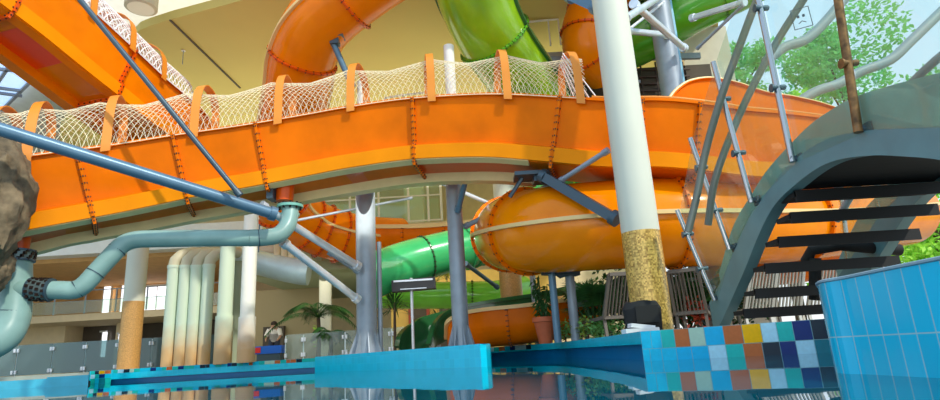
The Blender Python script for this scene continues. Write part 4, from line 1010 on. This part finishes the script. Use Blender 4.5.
# small sprinkler on the olive ceiling
c = Zp(183.5, 50, 9.0); rt = thing('sprinkler', 'tiny pale sprinkler rod hanging from the olive ceiling', 'sprinkler', c)
mb = MB(); mb.tube([c, c-V((0, 0, .45))], .012, 6); mb.build('rod', STEEL, rt); mb = MB(); mb.lathe(c-V((0, 0, .03)), [(.06, 0), (.03, .03)], 12); mb.build('rosette', CREAM_W, rt)
# railings high at top centre
for lb, q in (('small white railing beside the green chute, under the ceiling', [(520, 23), (548, 20), (558, 19)]), ('pale railing rods above the net, right of the orange tube', [(385, 98), (403, 95), (430, 92)])):
    d = 14.3; root = thing('service_railing', lb, 'railing', P(*q[0], d)); H1 = .8 if q[0][0] > 500 else .25
    mb = MB(); mb.tube([P(*p, d) for p in q], .03, 8); mb.build('top_rail', CREAM_W, root)
    for p in q: a = P(*p, d); mb = MB(); mb.tube([a, a-V((0, 0, H1))], .022, 8); mb.build('post', CREAM_W, root)
mb = MB(); c = P(530, 61, 14.6); mb.box(c+V((0, .6, -.1)), (2.4, 1.4, .12)); mb.box(c+V((.3, .2, .06)), (1.2, .6, .24)); tag(mb.build('service_platform', mat('platform_grey', (.45, .46, .42), .6)), 'grey service platform at the top behind the net', 'platform')

# blue bench and person far back
c = on_deck(267, 20.5); rt = thing('blue_counter', 'low bright blue counter with a red spot, far back by the dark doorway', 'counter', c)
mb = MB(); mb.box(c+V((.1, 0, .42)), (.9, .4, .26)); mb.build('top', mat('bright_blue', (.01, .12, .6), .4), rt); mb = MB(); mb.box(c+V((.1, 0, .15)), (.8, .34, .28)); mb.build('base', STEEL_D, rt)
mb = MB(); mb.box(c+V((-.25, -.21, .42)), (.18, .02, .18)); mb.build('red_spot', mat('signal_red', (.6, .02, .02), .4), rt)
def person(c, label):
    """standing figure leaning forward slightly, pale shirt"""
    me = bpy.data.meshes.new('person')
    J = [(0, 0, .82), (.03, -.12, .97), (.08, -.28, 1.12), (.1, -.34, 1.19), (.11, -.42, 1.25), (.12, -.48, 1.33), (-.1, 0, .78), (-.12, -.12, .44), (-.13, .02, .07), (-.13, -.12, .03), (.1, 0, .78), (.12, -.08, .44), (.13, .1, .07), (.13, -.05, .03), (-.12, -.28, 1.1), (-.19, -.36, .88), (-.14, -.5, .75), (-.12, -.56, .72), (.26, -.28, 1.1), (.33, -.36, .88), (.28, -.5, .75), (.26, -.56, .72)]
    E = [(0, 1), (1, 2), (2, 3), (3, 4), (4, 5), (0, 6), (6, 7), (7, 8), (8, 9), (0, 10), (10, 11), (11, 12), (12, 13), (2, 14), (14, 15), (15, 16), (16, 17), (2, 18), (18, 19), (19, 20), (20, 21)]
    Rd = [.15, .14, .15, .06, .1, .09, .09, .065, .045, .035, .09, .065, .045, .035, .07, .05, .035, .03, .07, .05, .035, .03]
    me.from_pydata([tuple(j) for j in J], E, []); o = bpy.data.objects.new('person', me); C.objects.link(o); o.location = c
    o.modifiers.new('skin', 'SKIN'); ss = o.modifiers.new('sub', 'SUBSURF'); ss.levels = 1; ss.render_levels = 1
    for i, r1 in enumerate(Rd): me.skin_vertices[0].data[i].radius = (r1, r1*.8)
    me.skin_vertices[0].data[0].use_root = True; me.materials.append(mat('skin_tone', (.5, .28, .18), .6)); tag(o, label, 'person')
    mb = MB(); mb.tube([V(c)+V((0, .01, .8)), V(c)+V((.03, -.12, .97)), V(c)+V((.07, -.26, 1.1)), V(c)+V((.1, -.33, 1.17))], [.17, .165, .19, .09], 16)
    for a_, b_ in (((-.1, -.28, 1.12), (-.19, -.36, .9)), ((.24, -.28, 1.12), (.33, -.36, .9))): mb.tube([V(c)+V(a_), V(c)+V(b_)], [.09, .075], 10)
    mb.build('shirt', mat('shirt_pale', (.7, .68, .62), .8), o, smooth=True)
    mb = MB(); mb.tube([V(c)+V((0, .02, .84)), V(c)+V((0, 0, .74))], [.17, .18], 14)
    for s_ in (-1, 1): mb.tube([V(c)+V((s_*.1, 0, .77)), V(c)+V((s_*.12, -.1, .46))], [.11, .09], 12)
    mb.build('shorts', mat('shorts_dark', (.03, .04, .07), .8), o, smooth=True)
    mb = MB(); mb.lathe(V(c)+V((.115, -.44, 1.29)), [(.1, -.02), (.112, .03), (.09, .09), (.03, .12)], 14); mb.build('hair', mat('hair_brown', (.04, .025, .015), .8), o, smooth=True)
person(on_deck(274, 21.3)-V((0, 0, .0)), 'person in a pale shirt bending forward far back behind the blue counter')

# ================================================================== PLANTS
def palm(name, label, c, n_, L, hgt, m_=LEAF, cat='plant', droop=.9, wl=.035, seedv=1, trunk=True, leafl=.3):
    rnd = random.Random(seedv); root = thing(name, label, cat, c); mb = MB()
    for k_ in range(n_):
        th = 2*math.pi*k_/n_+rnd.uniform(-.3, .3); el = rnd.uniform(.5, 1.25); dr = V((math.cos(th), math.sin(th), 0)); pts = []
        LL = L*rnd.uniform(.8, 1.1)
        for i in range(9):
            s_ = i/8; pts.append(V(c)+V((0, 0, hgt))+dr*(LL*s_*math.cos(el*.8))+V((0, 0, LL*(s_*math.sin(el)-droop*s_*s_*.9))))
        mb.tube(pts, [.014*(1-.7*i/8) for i in range(9)], 5)
        for i in range(1, 9):
            t_ = (pts[i]-pts[i-1]).normalized(); sd = t_.cross(V((0, 0, 1))).normalized()
            for j in range(3):
                a = pts[i-1].lerp(pts[i], j/3)
                for s2 in (-1, 1): mb.leaf(a, sd*s2+t_*.7-V((0, 0, .35)), leafl*(1.1-abs(i/8-.4)), wl, V((0, 0, 1)), droop=.2)
    mb.build('fronds', m_, root)
    if trunk: mb = MB(); mb.tube([V(c), V(c)+V((.03, 0, hgt*.5)), V(c)+V((0, 0, hgt))], [.07, .055, .05], 10); mb.build('trunk', BARK, root, smooth=True)
    return root
palm('palm_plant', 'dark arching palm left of the thick steel post', on_deck(318, 16.2), 13, 1.5, 1.1, seedv=3)
palm('palm_plant', 'small palm under the mezzanine, before the slim white column', on_deck(330, 15.9), 10, .8, .6, seedv=9)
def spiky(name, label, c, n_, L, hgt, m_=LEAF, w=.045, cat='plant', seedv=2, fan=False):
    rnd = random.Random(seedv); root = thing(name, label, cat, c); mb = MB()
    for k_ in range(n_):
        th = rnd.uniform(0, 2*math.pi); el = rnd.uniform(-.3, 1.4); d_ = V((math.cos(th)*math.cos(el), math.sin(th)*math.cos(el), math.sin(el)))
        a = V(c)+V((0, 0, hgt))-V((0, 0, rnd.uniform(0, .25))); mb.leaf(a, d_, L*rnd.uniform(.7, 1), w, V((0, 0, 1)) if abs(d_.z) < .9 else V((1, 0, 0)), droop=.25)
    mb.build('leaves', m_, root); mb = MB(); mb.tube([V(c), V(c)+V((.02, 0, hgt))], [.04, .03], 8); mb.build('stem', BARK, root); return root
spiky('dracaena', 'spiky dark dracaena right of the thick steel post', on_deck(395, 14.2), 90, .75, 1.2)
spiky('dracaena', 'shorter spiky plant right of the pole lamp', on_deck(440, 18), 70, .7, 1.0, seedv=5)
spiky('dracaena', 'upright sword-leaved plant under the fat orange tube, beside the palm', on_deck(588, 13.2), 50, .9, 1.0, seedv=6, w=.07)
spiky('dracaena', 'yellowish leafy plant high between the green tubes', V((P(446, 278, 19).x, 19, DH-.01)), 80, .7, 2.5, seedv=8, m_=mat('leaf_olive', (.3, .3, .04), .5))
def fanpalm(label, c, fans, R1, seedv):
    rnd = random.Random(seedv); root = thing('fan_palm', label, 'plant', c); mb = MB(); sb = MB()
    for k_ in range(fans):
        th = rnd.uniform(0, 2*math.pi); el = rnd.uniform(.4, 1.3); dd = V((math.cos(th)*math.cos(el), math.sin(th)*math.cos(el), math.sin(el))); h_ = rnd.uniform(.5, 1.15)
        cc = V(c)+V((dd.x*h_*.8, dd.y*h_*.8, h_)); sb.tube([V(c), cc], .014, 5)
        f1 = dd; f2 = V((0, 0, 1)).cross(dd).normalized()
        for j in range(17):
            an = -1.5+3*j/16; mb.leaf(cc, f1*math.cos(an)+f2*math.sin(an), R1*rnd.uniform(.85, 1), .05, dd.cross(f2), droop=.25)
    mb.build('leaves', LEAF, root); sb.build('stems', MATS['leaf_green'], root); return root
fanpalm('broad green fan palm left of the great column', on_deck(600, 12.2), 26, .5, 4)
fanpalm('second fan palm in the shade right of the great column', on_deck(690, 12.2), 26, .5, 7)
fanpalm('fan palm behind the foot of the footbridge', on_deck(712, 11.6), 12, .4, 8)
def leafy(name, label, c, sx_, sy_, sz_, n_, m_, size, cat='plant', seedv=1, stem=True, kind=None, z0=None):
    rnd = random.Random(seedv); root = thing(name, label, cat, c); mb = MB()
    for k_ in range(n_):
        p = V((rnd.gauss(0, .42), rnd.gauss(0, .42), rnd.gauss(0, .42)))
        if p.length > 1: p.normalize()
        a = V(c)+V((p.x*sx_, p.y*sy_, sz_+p.z*sz_*.95)); d_ = V((rnd.uniform(-1, 1), rnd.uniform(-1, 1), rnd.uniform(-.6, .8)))
        mb.leaf(a, d_, size*rnd.uniform(.7, 1.3), size*.55, V((rnd.uniform(-1, 1), rnd.uniform(-1, 1), 1)), droop=.1)
    mb.build('foliage', m_, root)
    if stem: mb = MB(); mb.tube([V(c), V(c)+V((0, 0, sz_))], .02, 6); mb.build('stem', BARK, root)
    return root
mixy = mat('leaf_variegated', (.3, .4, .05), .5, noise=.6, nscale=8)
for i, (px, d, s_) in enumerate([(506, 15.6, .4), (522, 15.3, .45), (536, 14.9, .42), (552, 13.6, .4), (566, 12.6, .45), (582, 12, .42), (596, 11.2, .4), (606, 10.9, .35)]):
    leafy('low_shrub', ['low variegated shrub at the left end of the far pool edge', 'second low shrub along the far pool edge, before the orange chute', 'low shrub left of the terracotta pot', 'low shrub between the terracotta pot and the blue-grey leg', 'low leafy shrub between the two steel legs', 'low shrub right of the grey steel leg', 'low shrub under the broad fan palm', 'low shrub beside the left lounger'][i], on_deck(px, d), s_*1.3, .3, s_*.6, 260, mixy if i % 2 == 0 else LEAF_B, .09, seedv=i, stem=True)
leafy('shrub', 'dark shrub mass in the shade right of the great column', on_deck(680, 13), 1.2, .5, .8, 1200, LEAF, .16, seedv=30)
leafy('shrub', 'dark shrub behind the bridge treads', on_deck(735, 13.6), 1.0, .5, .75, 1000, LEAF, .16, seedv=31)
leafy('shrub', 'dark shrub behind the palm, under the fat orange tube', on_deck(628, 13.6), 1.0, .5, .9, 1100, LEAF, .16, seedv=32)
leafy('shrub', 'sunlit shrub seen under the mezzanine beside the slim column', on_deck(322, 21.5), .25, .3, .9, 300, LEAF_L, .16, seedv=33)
leafy('flowering_plant', 'small plant with red leaves at the foot of the footbridge', on_deck(703, 10.8), .3, .2, .35, 120, mat('leaf_red', (.5, .07, .03), .5), .12, seedv=34)
# potted plant
c = on_deck(546, 11.6); root = thing('potted_plant', 'leafy plant in a terracotta pot beside the blue-grey steel leg', 'potted plant', c)
mb = MB(); mb.lathe(c, [(.13, 0), (.2, .4), (.23, .41), (.23, .5), (.2, .5), (.19, .44)], 24); mb.build('pot', TERRA, root, smooth=True)
rnd = random.Random(3); mb = MB(); sb = MB()
for k_ in range(9):
    dx, dy = rnd.uniform(-.22, .22), rnd.uniform(-.2, .2); top = c+V((dx, dy, rnd.uniform(.9, 1.35))); sb.tube([c+V((0, 0, .4)), c+V((dx*.5, dy*.5, .8)), top], .008, 5)
    for j in range(14):
        a = (c+V((dx*.5, dy*.5, .55))).lerp(top, j/13); mb.leaf(a, V((rnd.uniform(-1, 1), rnd.uniform(-1, 1), rnd.uniform(-.9, .3))), .17, .06, V((0, 0, 1)), droop=.35)
mb.build('leaves', LEAF, root); sb.build('stems', LEAF, root)

def tree(label, c, R1, trunk_h, m_, n_, seedv, size=.3, cat='tree'):
    rnd = random.Random(seedv); root = thing('garden_tree', label, cat, c, None); mb = MB(); blobs = []
    for k_ in range(16):
        p = V((rnd.uniform(-1, 1), rnd.uniform(-1, 1), rnd.uniform(-.9, .9)))
        if p.length > 1: p.normalize()
        blobs.append((V(c)+V((p.x*R1, p.y*R1, trunk_h+R1*.8+p.z*R1)), R1*rnd.uniform(.25, .42)))
    for (q, br_) in blobs:
        for k_ in range(n_//9):
            p = V((rnd.gauss(0, 1), rnd.gauss(0, 1), rnd.gauss(0, 1))).normalized()*br_*rnd.uniform(.6, 1.05)
            mb.leaf(q+p, V((rnd.uniform(-1, 1), rnd.uniform(-1, 1), rnd.uniform(-1, .5))), size*.85*rnd.uniform(.6, 1.3), size*.45, V((rnd.uniform(-1, 1), rnd.uniform(-1, 1), 1)))
    mb.build('crown', m_, root)
    sb = MB(); sb.tube([V(c), V(c)+V((.1, 0, trunk_h)), V(c)+V((0, 0, trunk_h+R1))], [.22, .17, .08], 10)
    for (q, br_) in blobs[:8]: sb.tube([V(c)+V((.05, 0, trunk_h)), q], [.08, .03], 6)
    sb.build('trunk', BARK, root, smooth=True); return root
def gpt(px, d): q = G(px, d, 2); q.z = .2; return q
tree('bright green garden tree seen through the bridge glass above the orange bend', gpt(795, 24), 2.6, 5.6, LEAF_L, 5200, 11, .3)
tree('bluish green tall garden tree at the top right', gpt(895, 26), 3.6, 8.3, LEAF_B, 6000, 12, .34)
tree('garden tree whose crown shows at the top left of the bridge glass', gpt(770, 30), 2.4, 12.4, LEAF_B, 3600, 13, .34)
tree('low sunlit garden tree behind the bridge treads', gpt(860, 22), 2.4, 1.4, LEAF_L, 4600, 14, .26)
tree('low garden tree at the right edge under the bridge', gpt(945, 20), 2.2, 1.2, LEAF_L, 4200, 15, .26)
